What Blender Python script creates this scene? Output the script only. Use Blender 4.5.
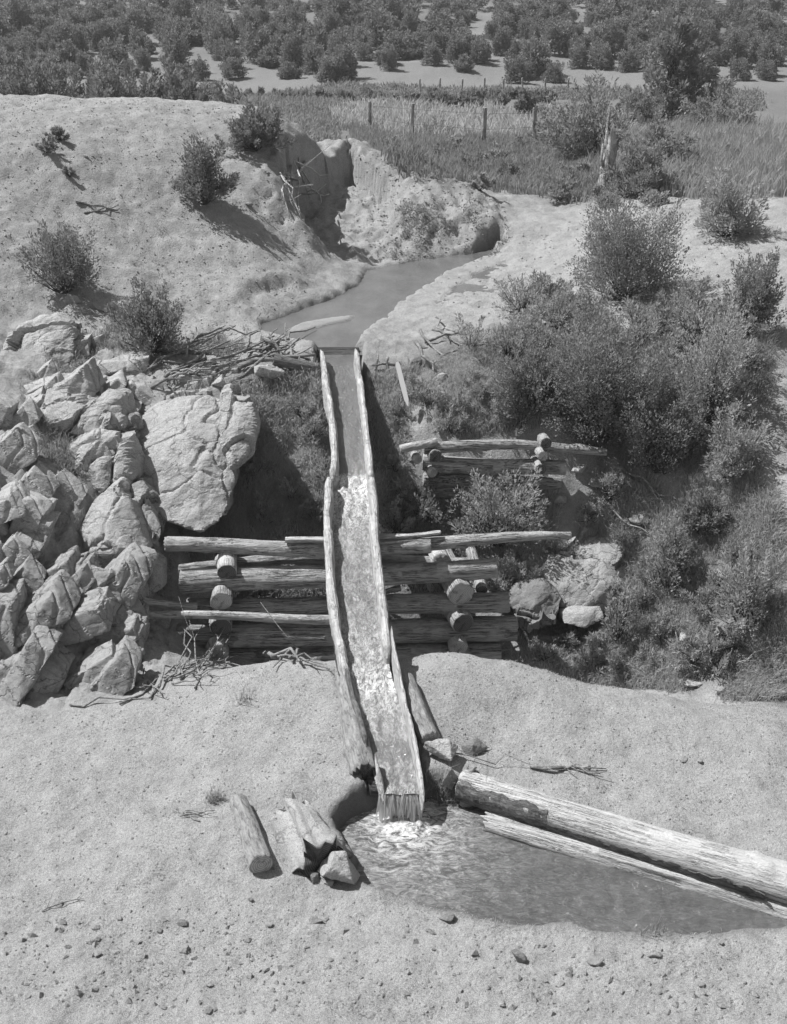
import bpy, bmesh, math, random
import numpy as np
from mathutils import Vector, Matrix, Euler
for o in list(bpy.data.objects): bpy.data.objects.remove(o)
S = bpy.context.scene
C = S.collection
R = math.radians
# ------------------------------------------------------------------ camera
CAMZ, PITCH, F, CX, CY = 8.0, 25.0, 1110.0, 393.5, 512.0
cd = bpy.data.cameras.new('camera'); cam = bpy.data.objects.new('camera', cd); C.objects.link(cam)
cam.location = (0, 0, CAMZ); cam.rotation_euler = (R(90-PITCH), 0, 0)
cd.sensor_fit = 'VERTICAL'; cd.sensor_height = 36; cd.lens = F/1024*36
cd.clip_start = .1; cd.clip_end = 3000
S.camera = cam
S.render.resolution_x = 787; S.render.resolution_y = 1024
# ------------------------------------------------------------------ sky, sun, exposure
SUN = Vector((-.60, .20, .92)).normalized()
w = bpy.data.worlds.new("World"); S.world = w; w.use_nodes = True
wn = w.node_tree; wn.nodes.clear()
sky = wn.nodes.new('ShaderNodeTexSky'); sky.sky_type = 'NISHITA'; sky.sun_disc = False
sky.sun_elevation = math.asin(SUN.z); sky.sun_rotation = math.atan2(SUN.x, SUN.y)
bw = wn.nodes.new('ShaderNodeRGBToBW'); bg = wn.nodes.new('ShaderNodeBackground'); wo = wn.nodes.new('ShaderNodeOutputWorld')
bg.inputs[1].default_value = .09
wn.links.new(sky.outputs[0], bw.inputs[0]); wn.links.new(bw.outputs[0], bg.inputs[0]); wn.links.new(bg.outputs[0], wo.inputs[0])
sd = bpy.data.lights.new('sun', 'SUN'); sd.energy = 4.7; sd.angle = R(.5); sd.color = (1, 1, 1)
so = bpy.data.objects.new('sun', sd); C.objects.link(so); so.location = SUN*50
so.rotation_euler = SUN.to_track_quat('Z', 'Y').to_euler()
S.view_settings.view_transform = 'Standard'; S.view_settings.look = 'None'
S.view_settings.exposure = .58; S.view_settings.gamma = 1
# ------------------------------------------------------------------ numeric helpers
rng = np.random.default_rng(7)
_p = rng.permutation(512); PERM = np.concatenate([_p, _p])
GR = rng.normal(size=(512, 3)); GR /= np.linalg.norm(GR, axis=1)[:, None]
def perlin(x, y, z=0.0):
    x, y, z = np.broadcast_arrays(np.asarray(x, float), np.asarray(y, float), np.asarray(z, float))
    xi, yi, zi = np.floor(x).astype(int), np.floor(y).astype(int), np.floor(z).astype(int)
    xf, yf, zf = x-xi, y-yi, z-zi
    u, v, t = [f*f*f*(f*(f*6-15)+10) for f in (xf, yf, zf)]
    def g(a, b, c):
        h = PERM[(PERM[(PERM[(xi+a) & 511]+yi+b) & 511]+zi+c) & 511]
        q = GR[h]
        return q[..., 0]*(xf-a)+q[..., 1]*(yf-b)+q[..., 2]*(zf-c)
    L = lambda a, b, k: a+(b-a)*k
    return L(L(L(g(0,0,0), g(1,0,0), u), L(g(0,1,0), g(1,1,0), u), v), L(L(g(0,0,1), g(1,0,1), u), L(g(0,1,1), g(1,1,1), u), v), t)*1.6
def fbm(x, y, z=0.0, o=4, gain=.5):
    r = 0; a = 1; f = 1
    for i in range(o):
        r = r+a*perlin(x*f+i*17.3, y*f-i*9.1, z*f+i*5.7); a *= gain; f *= 2.03
    return r
def ridged(x, y, z=0.0, o=3):
    r = 0; a = 1; f = 1
    for i in range(o):
        r = r+a*(1-2*np.abs(perlin(x*f+i*7.3, y*f-i*3.1, z*f))); a *= .5; f *= 2.1
    return r
def sstep(a, b, x):
    t = np.clip((x-a)/(b-a), 0, 1); return t*t*(3-2*t)
def voro(x, y, z, cs, seed=0):
    """jittered 3-D cells: distance to first and second point, offset from the first, its random triple"""
    X = np.stack([x, y, z], -1)/cs; I = np.floor(X).astype(int); n_ = len(X); d1 = np.full(n_, 9.); d2 = np.full(n_, 9.); o1 = np.zeros((n_, 3)); r1 = np.zeros((n_, 3))
    for a in (-1, 0, 1):
        for b in (-1, 0, 1):
            for c in (-1, 0, 1):
                J_ = I+np.array([a, b, c]); h = PERM[(PERM[(PERM[(J_[:, 0]+seed) & 511]+J_[:, 1]) & 511]+J_[:, 2]) & 511]
                j = np.stack([PERM[h & 511], PERM[(h+71) & 511], PERM[(h+157) & 511]], -1)/512.; q_ = X-(J_+j); d = np.abs(q_)@np.array([.25, .25, .25])+np.abs(q_).max(1)*.75
                m = d < d1; d2 = np.where(m, d1, np.minimum(d2, d)); d1 = np.where(m, d, d1); o1[m] = q_[m]
                rr_ = np.stack([PERM[(h+231) & 511], PERM[(h+317) & 511], PERM[(h+411) & 511]], -1)/512.; r1[m] = rr_[m]
    return d1, d2, o1, r1
def facet(x, y, z, seed=0, s1=.85, s2=.32, small=1.0):
    """height of broken, bedded rock: tilted blocks with joints between them; blocks are long along the bedding"""
    wx = .07*perlin(x*1.5, y*1.5, z*1.5+seed)+.02*perlin(x*9, y*9, z*9); wy = .07*perlin(x*2+9, y*2, z*2+seed)
    u = (x+wx)*.64+(z+wy)*.77; v = -(x+wx)*.77+(z+wy)*.64; r = 0
    for k, (cs, A_) in enumerate(((s1, .16), (s2, .055*small))):
        d1, d2, o, rn = voro(u*.5+seed*3.3, v, y*.7, cs, seed+k*7)
        r = r+A_*(2*(rn[:, 0]-.5)+3.2*((rn-.5)*o).sum(1))-A_*1.1*np.clip(1-(d2-d1)/(.05 if k == 0 else .09), 0, 1)
    return r
SP, CP = math.sin(R(PITCH)), math.cos(R(PITCH))
def ray(px, py):
    dx = (px-CX)/F; dy = (py-CY)/F
    return dx, CP-dy*SP, -(SP+dy*CP)      # world direction (X right, Y forward, Z up)
def P(px, py, h):                          # pixel + height -> world point
    d = ray(px, py); t = (h-CAMZ)/d[2]; return Vector((d[0]*t, d[1]*t, h))
def PY(px, py, Y):                         # pixel + forward distance -> world point
    d = ray(px, py); t = Y/d[1]; return Vector((d[0]*t, Y, CAMZ+d[2]*t))
def mpp(p):                                # metres per pixel at a point
    return (p[1]*CP+(CAMZ-p[2])*SP)/F
# ------------------------------------------------------------------ terrain control points (pixel, pixel, height) and world points
CPX = [
 # near plain
 (0,1000,.05),(400,1000,.03),(787,1000,.05),(60,800,.05),(200,780,.1),(300,740,.22),(60,900,0),(200,900,0),(350,935,0),(300,830,.05),
 (500,720,.25),(600,750,.12),(700,780,.06),(550,775,.12),(787,800,0),(600,965,.05),(750,960,.08),(440,940,.02),(-150,900,.1),(950,900,.1),(-100,760,.2),(1000,780,0),
 # crest of the near bank
 (235,668,.3),(290,660,.36),(345,660,.4),(420,655,.4),(470,650,.4),(510,660,.3),(560,672,.2),(620,685,.1),(680,697,.05),(743,703,0),(787,708,0),(900,722,-.05),
 (180,690,.22),(120,708,.15),(60,706,.15),(0,705,.2),(-100,700,.3),
 # right gully floor and far wall
 (600,668,-.9),(700,692,-.5),(780,702,-.35),(540,655,-.85),(600,600,-.45),(600,545,.2),(560,520,.55),(500,494,.85),(430,497,.75),(560,497,.8),
 (500,428,1.75),(430,428,1.8),(560,428,1.78),(612,438,1.75),(605,475,1.05),(440,400,2.0),(430,370,2.25),(370,366,2.32),(400,350,2.4),
 (700,600,.1),(780,620,.35),(650,620,-.35),(650,560,.25),(700,520,.95),(780,500,1.5),(740,450,1.85),(650,450,1.5),(620,480,1.0),(680,400,2.2),(760,380,2.6),(600,380,2.2),(520,370,2.2),
 (600,330,2.5),(520,310,2.45),(700,300,3.0),(760,300,3.0),(770,230,3.5),(700,255,3.25),(640,212,3.45),(660,280,2.9),(570,275,2.6),(540,250,2.55),(460,310,2.45),(430,300,2.42),(600,232,2.9),(560,212,2.8),
 # left of the flume
 (235,375,2.3),(300,372,2.35),(280,400,1.95),(280,460,1.2),(280,530,.35),(325,420,1.7),(325,480,1.0),(240,500,.75),
 (185,400,2.0),(185,460,1.3),(175,520,.65),(130,560,.45),(80,600,.55),(80,500,1.35),(80,400,2.15),(80,660,.3),(20,660,.4),(20,600,.8),(20,500,1.6),(20,400,2.3),
 (150,655,.0),(200,640,-.4),(60,325,2.8),(160,345,2.5),(10,320,2.9),(-100,500,1.8),(-100,350,3.0),(-100,620,.9),
 # big hill
 (230,320,2.5),(150,250,3.4),(50,250,3.7),(150,200,4.15),(230,250,3.3),(280,270,2.95),(320,285,2.52),(290,235,3.3),(150,150,4.95),(50,150,5.1),(50,200,4.3),
 (100,98,5.7),(42,96,5.75),(0,95,5.75),(200,104,5.6),(280,115,5.2),(230,150,4.8),(240,200,4.0),(-80,95,5.7),(-100,150,5.2),(-100,220,4.3),
 # cut bank
 (288,135,4.95),(292,160,4.5),(300,185,4.1),(318,215,3.6),(342,255,2.85),(315,128,4.85),(345,136,4.5),(380,166,3.9),(430,186,3.6),(490,208,3.15),(505,235,2.7),
 (352,205,3.0),(356,235,2.75),(366,262,2.42),(400,258,2.45),(450,250,2.45),(400,215,3.2),(450,220,3.0),(335,180,3.4),
 # flats beyond
 (600,195,3.1),(500,193,2.9),(700,195,3.3),(450,168,2.5),(550,150,2.6),(700,150,2.8),(412,140,2.2),(412,112,2.1),(550,112,2.1),(300,104,2.0),(700,112,2.2),(860,150,3.0),(860,220,3.6),
]
PTS = [tuple(P(*c)) for c in CPX]
PTS += [(-1.6,13.1,-.8),(-.6,13.1,-.95),(.6,13.0,-.95),(2,12.9,-1.0),(3.1,12.7,-.95),(4.2,12.25,-.7),(6,12,-.6),(9,12,-.5),(15,12,-.3),(-1.2,14.4,-.7),(.3,14.4,-.75),(1.6,14.3,-.75),
        
        (-10,36,3.2),(-4,37,2.3),(2,38,2.3),(-25,40,3.5),(-18,32,5.5),(-20,20,4),(-14,12,1.5),(20,20,3),(18,30,3.6),(25,40,3.2),
        (0,1.2,.4),(-8,2,.4),(8,2,.4),(-16,5,.8),(16,5,0)]
for (a_, b_, h_, dx_, dy_, dh_) in [(288,135,4.95,.45,-.25,1.1),(292,160,4.5,.45,-.2,1.15),(300,185,4.1,.45,-.15,1.05),(318,215,3.6,.4,-.15,.75),(315,128,4.85,.1,-.6,1.15),(345,136,4.5,-.1,-.6,.9)]:
    p_ = P(a_, b_, h_); PTS.append((p_.x+dx_, p_.y+dy_, h_-dh_))
for X in (-140, -90, -45, -15, 15, 45, 90, 140):
    PTS += [(X, 62, 2.1), (X, 86, 2.0), (X, 100, 3.5), (X, 125, 6.6), (X, 180, 14), (X, 300, 30), (X, 460, 52)]
PTS = np.array(PTS)
def warp(x, y): return x/(12+y), np.log(12+y)
pu, pv = warp(PTS[:, 0], PTS[:, 1])
EPS = .014
phi = lambda r2: np.sqrt(r2+EPS*EPS)
A = phi((pu[:, None]-pu)**2+(pv[:, None]-pv)**2)
n = len(PTS); M = np.zeros((n+3, n+3)); M[:n, :n] = A-np.eye(n)*.004
M[:n, n] = 1; M[:n, n+1] = pu; M[:n, n+2] = pv; M[n:, :n] = M[:n, n:].T
WT = np.linalg.solve(M, np.concatenate([PTS[:, 2], np.zeros(3)]))
def rbf(x, y):
    u, v = warp(x, y); sh = u.shape; u = u.ravel(); v = v.ravel(); out = np.empty(len(u))
    for i in range(0, len(u), 20000):
        a, b = u[i:i+20000], v[i:i+20000]
        out[i:i+20000] = phi((a[:, None]-pu)**2+(b[:, None]-pv)**2)@WT[:n]+WT[n]+WT[n+1]*a+WT[n+2]*b
    return out.reshape(sh)
# grid
uin = np.linspace(-.42, .42, 480)
uo = .42+np.cumsum(np.linspace(.004, .07, 26)); U = np.concatenate([-uo[::-1], uin, uo])
vn = np.arange(math.log(13.2), math.log(12+36), .00182); vf = vn[-1]+np.cumsum(np.linspace(.002, .016, 230)); V = np.concatenate([vn, vf])
UU, VV = np.meshgrid(U, V); GY = np.exp(VV)-12; GX = UU*(12+GY)
BASE = rbf(GX, GY)
def make_lookup(H):
    def f(x, y):
        x = np.asarray(x, float); y = np.asarray(y, float)
        u, v = warp(x, y)
        i = np.clip(np.searchsorted(V, v)-1, 0, len(V)-2); j = np.clip(np.searchsorted(U, u)-1, 0, len(U)-2)
        a = np.clip((v-V[i])/(V[i+1]-V[i]), 0, 1); b = np.clip((u-U[j])/(U[j+1]-U[j]), 0, 1)
        return H[i, j]*(1-a)*(1-b)+H[i+1, j]*a*(1-b)+H[i, j+1]*(1-a)*b+H[i+1, j+1]*a*b
    return f
hb = make_lookup(BASE)
def hit(px, py, hf):
    d = ray(px, py); ys = np.concatenate([np.arange(3, 45, .03), np.arange(45, 400, .4)])
    t = ys/d[1]; g = hf(d[0]*t, ys)-(CAMZ+d[2]*t)
    k = np.argmax(g > 0)
    if k == 0: k = 1
    s = g[k-1]/(g[k-1]-g[k]) if g[k] != g[k-1] else 0
    Y = ys[k-1]+(ys[k]-ys[k-1])*min(max(s, 0), 1); t = Y/d[1]
    return Vector((d[0]*t, Y, float(hf(d[0]*t, Y))))
def wpoly(pp, hf=None): return np.array([hit(a, b, hf or hb)[:2] for a, b in pp])
def psd(x, y, poly):                       # signed distance, positive inside
    d = np.full(x.shape, 1e9); ins = np.zeros(x.shape, bool); m = len(poly)
    for i in range(m):
        x1, y1 = poly[i]; x2, y2 = poly[(i+1) % m]; ex, ey = x2-x1, y2-y1
        t = np.clip(((x-x1)*ex+(y-y1)*ey)/(ex*ex+ey*ey+1e-12), 0, 1)
        d = np.minimum(d, np.hypot(x-x1-ex*t, y-y1-ey*t))
        c = ((y1 > y) != (y2 > y)) & (x < (x2-x1)*(y-y1)/((y2-y1) if y2 != y1 else 1e-9)+x1); ins ^= c
    return np.where(ins, d, -d)
POOL_H, DITCH_H = -.12, 2.36
pool = [(386,799),(366,808),(345,820),(333,830),(345,845),(356,862),(352,880),(374,892),(403,902),(438,915),(480,925),(520,933),(600,942),(660,944),(743,939),(820,934),(900,925),(900,905),(787,893),(743,878),(600,846),(500,812),(470,800),(450,800),(428,798)]
poolw = np.array([P(a, b, POOL_H)[:2] for a, b in pool])
ditch = [(321,358),(316,346),(292,342),(266,334),(262,325),(300,311),(335,299),(360,285),(368,271),(400,264),(440,258),(470,254),(500,244),(503,250),(470,262),(445,272),(425,285),(405,298),(384,318),(362,338),(356,346),(357,358)]
ditchw = np.array([P(a, b, DITCH_H)[:2] for a, b in ditch])
rockp = wpoly([(0,318),(60,315),(110,345),(150,380),(235,388),(238,430),(215,500),(185,530),(178,640),(170,680),(110,700),(0,702),(-80,690),(-80,330)])
rock2 = wpoly([(540,505),(600,500),(640,560),(625,605),(560,640),(515,640),(505,590)])
sdp = psd(GX, GY, poolw); sdd = psd(GX, GY, ditchw); sdr = psd(GX, GY, rockp); sdr2 = psd(GX, GY, rock2)
mr = np.clip(sstep(-.25, .35, sdr+.15*fbm(GX, GY))+.8*sstep(-.2, .3, sdr2), 0, 1)
near = 1/(1+np.maximum(0, GY-30)*.03)
H = BASE.copy()
hillm = sstep(16, 19, GY)*sstep(3.5, 1, GX-.0*GY)*sstep(2.5, 3.1, BASE)
bankm = sstep(14.2, 14.8, GY+0*GX)*0+sstep(.55, .9, BASE)*(1-mr)*sstep(60, 50, GY)
H += .07*fbm(GX*.6, GY*.6, o=3)+(.016+.020*bankm)*fbm(GX*2.7, GY*2.7, 3.3, o=3)+.05*bankm*fbm(GX*1.1, GY*1.1, 13, o=3)+(.008+.020*bankm)*fbm(GX*8, GY*8, 1.3, o=2)
H += sstep(26, 60, GY)*.35*fbm(GX*.07, GY*.07, 5, o=3)
mg = sstep(-.3, .3, psd(GX, GY, np.array([(-4.0,13.2),(12,11.6),(14,16.5),(6,16.9),(1,17.3),(-3.2,17.3)])))
H += mg*(1-mr)*(.08*fbm(GX*1.7, GY*1.7, 8, o=3))
_np = np.array([P(*c)[:2] for c in [(291,131,4.95),(294,160,4.5),(303,185,4.1),(320,215,3.6),(345,255,2.8),(360,264,2.45),(380,262,2.45),(402,228,3.1),(396,174,3.85),(350,133,4.5),(318,127,4.85)]])
_np[:5, 0] -= .30; _sd = psd(GX, GY, _np)+.10*ridged(GX*2.6, GY*2.6, 3, o=3)-.08; _t = sstep(0, .20, _sd)
_fl = 2.40+.11*(GY-24.6)+.30*np.maximum(0, GX+.5)+.06*fbm(GX*2, GY*2, 5); H = H*(1-_t)+np.minimum(H, _fl)*_t
# erosion rills on the cut bank and rubble of the mound
cb = np.array([P(285,118,5)[:2], P(350,130,4.5)[:2], P(505,205,3.1)[:2], P(510,250,2.5)[:2], P(440,250,2.45)[:2], P(370,266,2.4)[:2], P(335,262,2.7)[:2], P(250,250,3)[:2]])
mc = sstep(-.3, .4, psd(GX, GY, cb))
H += mc*(.10*ridged(GX*1.6, GY*.8, 2.0, o=3)-.05+.09*fbm(GX*4, GY*4, 4, o=4))
# ledges of the outcrop
q = GX*.8+GY*.55; q2 = -GX*.55+GY*.8
led = perlin(q*1.5, q2*.8, 2.2)+.5*perlin(q*3.1, q2*1.9, 7); st = np.floor(led*3.2)/3.2
H += mr*(.08*st+.04*ridged(q*2.1, q2*1.1, 5, o=3)+.03*fbm(GX*8, GY*8, 2, o=3)-.02)
crm = np.exp(-((GY-12.4)/.8)**2)*sstep(.0, .2, BASE); H += crm*(.05*fbm(GX*2.2, GY*2.2, 11, o=4))
H += sstep(12, 9, GY)*(.022*fbm(GX*3.1, GY*3.1, 15, o=5)+.012*ridged(GX*14, GY*14, 2, o=2)*sstep(8.2, 7.4, GY))
_k = mr > .02; H[_k] += mr[_k]*.35*facet(GX[_k], GY[_k], BASE[_k], 3)
# water courses
edge = .05*fbm(GX*3, GY*3, 6, o=3)
s1 = sdp+edge; t = sstep(-.05, .13, s1)
H = np.where(sdp > -1.0, np.maximum(H, POOL_H+.07+.05*fbm(GX*2, GY*2, 9)+np.minimum(0, (sdp+.6))*0), H)
H = H*(1-t)+(POOL_H-.3-.02*fbm(GX*5, GY*5))*t
s2 = sdd+edge*1.6; t = sstep(-.12, .2, s2)
lip = (sdd > -.7) & (GY > 18.6)
H = np.where(lip, np.maximum(H, DITCH_H+.035+.03*fbm(GX*3, GY*3, 2)), H)
_x = P(368, 270, DITCH_H).x; H = np.where((sdd > -2.6) & (GX < _x) & (GY > 18.9), np.minimum(H, np.maximum(DITCH_H+.05+np.maximum(0, -sdd)*.42+np.maximum(0, -sdd-.7)*.7+.14*fbm(GX*1.3, GY*1.3, 17, o=4)*sstep(0, .6, -sdd)+.04*fbm(GX*6, GY*6, 19), BASE-.25)), H)
H = H*(1-t)+(DITCH_H-.22)*t
# sand bar in the ditch
bar = np.array([P(a, b, DITCH_H)[:2] for a, b in [(283,331),(300,323),(330,318),(358,315),(352,321),(325,327),(300,334)]])
H += .26*sstep(-.16, .1, psd(GX, GY, bar))
# trench under the flume so that the ground never pokes through it
def FH(Y): return -2.29+.25*Y              # flume floor
def FL(px, py, off):
    d = ray(px, py); r = -d[2]/d[1]; Y = (CAMZ+2.29-off)/(r+.25); t = Y/d[1]
    return Vector((d[0]*t, Y, CAMZ+d[2]*t))
LP = [(320,343),(324,365),(329,392),(333,420),(334,445),(333,470),(329,500),(328,520),(330,560),(334,600),(339,640),(349,675),(357,700),(366,735),(376,775),(383,803)]
RP = [(355,342),(360,372),(365,408),(369,450),(372,480),(374,505),(377,545),(382,585),(386,620),(389,645),(396,670),(406,703),(414,740),(421,775),(427,803)]
LW = [FL(a, b, .28) for a, b in LP]; RW = [FL(a, b, .28) for a, b in RP]
lxy = np.array([(p.y, p.x) for p in LW])[::-1]; rxy = np.array([(p.y, p.x) for p in RW])[::-1]
XL = lambda Y: np.interp(Y, lxy[:, 0], lxy[:, 1]); XR = lambda Y: np.interp(Y, rxy[:, 0], rxy[:, 1])
inf = (GX > XL(GY)-.10) & (GX < XR(GY)+.10) & (GY > 9.0) & (GY < 18.75)
H = np.where(inf, np.minimum(H, FH(GY)-.10), H)
hf = make_lookup(H)
def G(px, py): return hit(px, py, hf)
def GZ(x, y): return float(hf(x, y))
# ------------------------------------------------------------------ materials (a black and white photograph: every colour is a grey)
def g3(v): return (v, v, v, 1)
class NT:
    def __init__(s, name):
        s.m = bpy.data.materials.new(name); s.m.use_nodes = True; s.t = s.m.node_tree; s.t.nodes.clear()
        s.out = s.n('ShaderNodeOutputMaterial'); s.b = s.n('ShaderNodeBsdfPrincipled'); s.l(s.b.outputs[0], s.out.inputs[0])
        s.b.inputs['Specular IOR Level'].default_value = .25
    def n(s, ty, **k):
        x = s.t.nodes.new(ty)
        for a, b in k.items(): setattr(x, a, b)
        return x
    def l(s, a, b): s.t.links.new(a, b)
    def coord(s, kind='Object', scale=(1, 1, 1)):
        c = s.n('ShaderNodeTexCoord'); m = s.n('ShaderNodeMapping'); m.inputs['Scale'].default_value = scale
        s.l(c.outputs[kind], m.inputs['Vector']); return m.outputs[0]
    def noise(s, vec, scale, detail=5, rough=.6, dist=0):
        x = s.n('ShaderNodeTexNoise'); x.inputs['Scale'].default_value = scale; x.inputs['Detail'].default_value = detail
        x.inputs['Roughness'].default_value = rough; x.inputs['Distortion'].default_value = dist
        if vec is not None: s.l(vec, x.inputs['Vector'])
        return x.outputs['Fac']
    def vor(s, vec, scale, feature='F1', out='Distance'):
        x = s.n('ShaderNodeTexVoronoi', feature=feature); x.inputs['Scale'].default_value = scale; s.l(vec, x.inputs['Vector']); return x.outputs[out]
    def ramp(s, fac, stops):
        x = s.n('ShaderNodeValToRGB'); e = x.color_ramp.elements
        while len(e) < len(stops): e.new(.5)
        for el, (p, v) in zip(e, stops): el.position = p; el.color = g3(v)
        s.l(fac, x.inputs[0]); return x.outputs[0]
    def mix(s, fac, a, b, mode='MIX'):
        x = s.n('ShaderNodeMix', data_type='RGBA', blend_type=mode)
        for v, i in ((fac, 0), (a, 6), (b, 7)):
            if hasattr(v, 'links'): s.l(v, x.inputs[i])
            else: x.inputs[i].default_value = v if i == 0 else g3(v)
        return x.outputs[2]
    def math(s, op, a, b=None):
        x = s.n('ShaderNodeMath', operation=op)
        for i, v in enumerate((a, b)):
            if v is None: continue
            if hasattr(v, 'links'): s.l(v, x.inputs[i])
            else: x.inputs[i].default_value = v
        return x.outputs[0]
    def bump(s, h, dist, strength=1, prev=None):
        x = s.n('ShaderNodeBump'); x.inputs['Distance'].default_value = dist; x.inputs['Strength'].default_value = strength
        s.l(h, x.inputs['Height'])
        if prev is not None: s.l(prev, x.inputs['Normal'])
        return x.outputs[0]
    def fin(s, col, nrm=None, rough=.9):
        if hasattr(col, 'links'): s.l(col, s.b.inputs['Base Color'])
        else: s.b.inputs['Base Color'].default_value = g3(col)
        if nrm is not None: s.l(nrm, s.b.inputs['Normal'])
        s.b.inputs['Roughness'].default_value = rough
        return s.m
def m_ground():
    t = NT('dry_ground'); v = t.coord()
    a = t.n('ShaderNodeAttribute', attribute_name='cover'); sp = t.n('ShaderNodeSeparateColor'); t.l(a.outputs['Color'], sp.inputs[0])
    big = t.noise(v, .5, 6, .65); mid = t.noise(v, 5, 8, .7); fine = t.noise(v, 38, 6, .75); cl = t.noise(v, 16, 5, .7)
    soil = t.ramp(mid, [(.3, .25), (.5, .37), (.7, .46)])
    soil = t.mix(t.ramp(big, [(.35, 0), (.65, .35)]), soil, .30)
    soil = t.mix(t.ramp(fine, [(.52, 0), (.66, .7)]), soil, .17)
    soil = t.mix(t.ramp(t.noise(v, 60, 3, .6), [(.6, 0), (.68, .8)]), soil, .52)
    soil = t.mix(t.ramp(t.noise(v, 130, 2, .5), [(.45, 0), (.62, .75)]), soil, .15)
    soil = t.mix(t.ramp(t.noise(v, 170, 2, .5), [(.56, 0), (.66, .8)]), soil, .58)
    soil = t.mix(t.ramp(t.noise(v, 1.6, 7, .8), [(.52, 0), (.66, .4)]), soil, .19)
    soil = t.mix(t.ramp(cl, [(.56, 0), (.7, .45)]), soil, .2)
    rk = t.ramp(t.noise(v, 3, 9, .7), [(.3, .22), (.5, .33), (.7, .42)])
    rk = t.mix(t.ramp(t.noise(v, 26, 6, .8), [(.5, 0), (.66, .6)]), rk, .15)
    gr = t.ramp(t.noise(v, 9, 8, .8), [(.3, .11), (.5, .20), (.7, .29)])
    gr = t.mix(t.ramp(fine, [(.5, 0), (.62, .7)]), gr, .09)
    col = t.mix(sp.outputs[0], soil, rk); col = t.mix(sp.outputs[1], col, gr); col = t.mix(t.math('MULTIPLY', sp.outputs[2], .75), col, .10)
    b = t.bump(fine, .022, 1.0); b = t.bump(mid, .02, .2, b); b = t.bump(t.noise(v, 110, 3, .6), .008, .9, b); b = t.bump(t.vor(v, 22), .012, .6, b)
    return t.fin(col, b, .95)
def m_rock(name, lo, hi, crack=.35, sc=1.0):
    t = NT(name); v = t.coord(scale=(sc, sc, sc*1.2))
    c = t.ramp(t.noise(v, 4, 9, .78), [(.34, lo), (.5, (lo+hi)/2), (.66, hi)])
    c = t.mix(t.ramp(t.noise(v, 90, 2, .5), [(.5, 0), (.62, .5)]), c, lo*.6)
    sp = t.noise(v, 45, 5, .75); c = t.mix(t.ramp(sp, [(.5, 0), (.64, .55)]), c, lo*.45)
    c = t.mix(t.ramp(t.noise(v, 1.7, 6, .7), [(.52, 0), (.7, .45)]), c, lo*.6)
    dv = t.n('ShaderNodeVectorMath', operation='ADD'); nz = t.n('ShaderNodeTexNoise'); nz.inputs['Scale'].default_value = 2.2; nz.inputs['Detail'].default_value = 6
    t.l(v, nz.inputs['Vector']); sc2 = t.n('ShaderNodeVectorMath', operation='SCALE'); sc2.inputs['Scale'].default_value = .9
    t.l(nz.outputs['Color'], sc2.inputs[0]); t.l(v, dv.inputs[0]); t.l(sc2.outputs[0], dv.inputs[1])
    ck = t.vor(dv.outputs[0], 1.15, 'DISTANCE_TO_EDGE'); ckm = t.ramp(ck, [(0, 1), (.018, 0)])
    c = t.mix(t.math('MULTIPLY', ckm, crack*1.6), c, .06)
    b = t.bump(t.noise(v, 9, 9, .75), .05, .8); b = t.bump(sp, .012, .8, b); b = t.bump(t.ramp(ck, [(0, 0), (.03, 1)]), .05, crack*1.5, b)
    return t.fin(c, b, .9)
def m_wood(name, lo, hi, streak=1.0, dark=.07):
    t = NT(name); v = t.coord(scale=(1.7, 12, 12)); v2 = t.coord(scale=(.5, 5, 5)); v3 = t.coord()
    c = t.ramp(t.noise(v, 2.2, 8, .7, .4), [(.3, lo), (.5, (lo+hi)/2), (.68, hi)])
    vc = t.coord(scale=(.55, 26, 26)); ckn = t.noise(vc, 1.6, 3, .55, .3); ckl = t.ramp(ckn, [(.46, 0), (.495, 1), (.505, 1), (.54, 0)])
    ckl = t.math('MULTIPLY', ckl, t.ramp(t.noise(v3, 2.1, 3, .6), [(.42, 0), (.56, 1)]))
    c = t.mix(t.math('MULTIPLY', ckl, .85*streak), c, dark)
    c = t.mix(t.ramp(t.noise(v, 5, 4, .6), [(.56, 0), (.66, .7*streak)]), c, dark*1.6)
    c = t.mix(t.ramp(t.noise(v2, 2.3, 6, .7), [(.5, 0), (.72, .6)]), c, lo*.6)
    c = t.mix(t.ramp(t.noise(v3, 7, 5, .7), [(.62, 0), (.72, .5)]), c, hi*1.15)
    b = t.bump(t.noise(v, 4, 6, .7), .04, .9); b = t.bump(ckl, .04, -.0+.9, b); b = t.bump(t.noise(v3, 30, 4, .7), .015, .6, b)
    return t.fin(c, b, .85)
def m_bark(name, lo, hi):
    t = NT(name); v = t.coord(scale=(1.2, 4, 4))
    n1 = t.noise(v, 6, 8, .75, .5)
    c = t.ramp(n1, [(.35, lo*.4), (.48, lo), (.65, hi)])
    b = t.bump(n1, .06, 1); b = t.bump(t.noise(v, 25, 4, .7), .02, .8, b)
    return t.fin(c, b, .95)
def m_cut(name, lo, hi):
    t = NT(name); v = t.coord(); w_ = t.n('ShaderNodeTexWave', wave_type='RINGS', rings_direction='X'); w_.inputs['Scale'].default_value = 14
    w_.inputs['Distortion'].default_value = 3; w_.inputs['Detail'].default_value = 3; t.l(v, w_.inputs['Vector'])
    c = t.ramp(w_.outputs['Fac'], [(.2, lo), (.8, hi)]); c = t.mix(t.ramp(t.noise(v, 12, 6, .7), [(.5, 0), (.65, .7)]), c, lo*.4)
    return t.fin(c, t.bump(t.noise(v, 30, 5, .7), .02, .7), .9)
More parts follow.
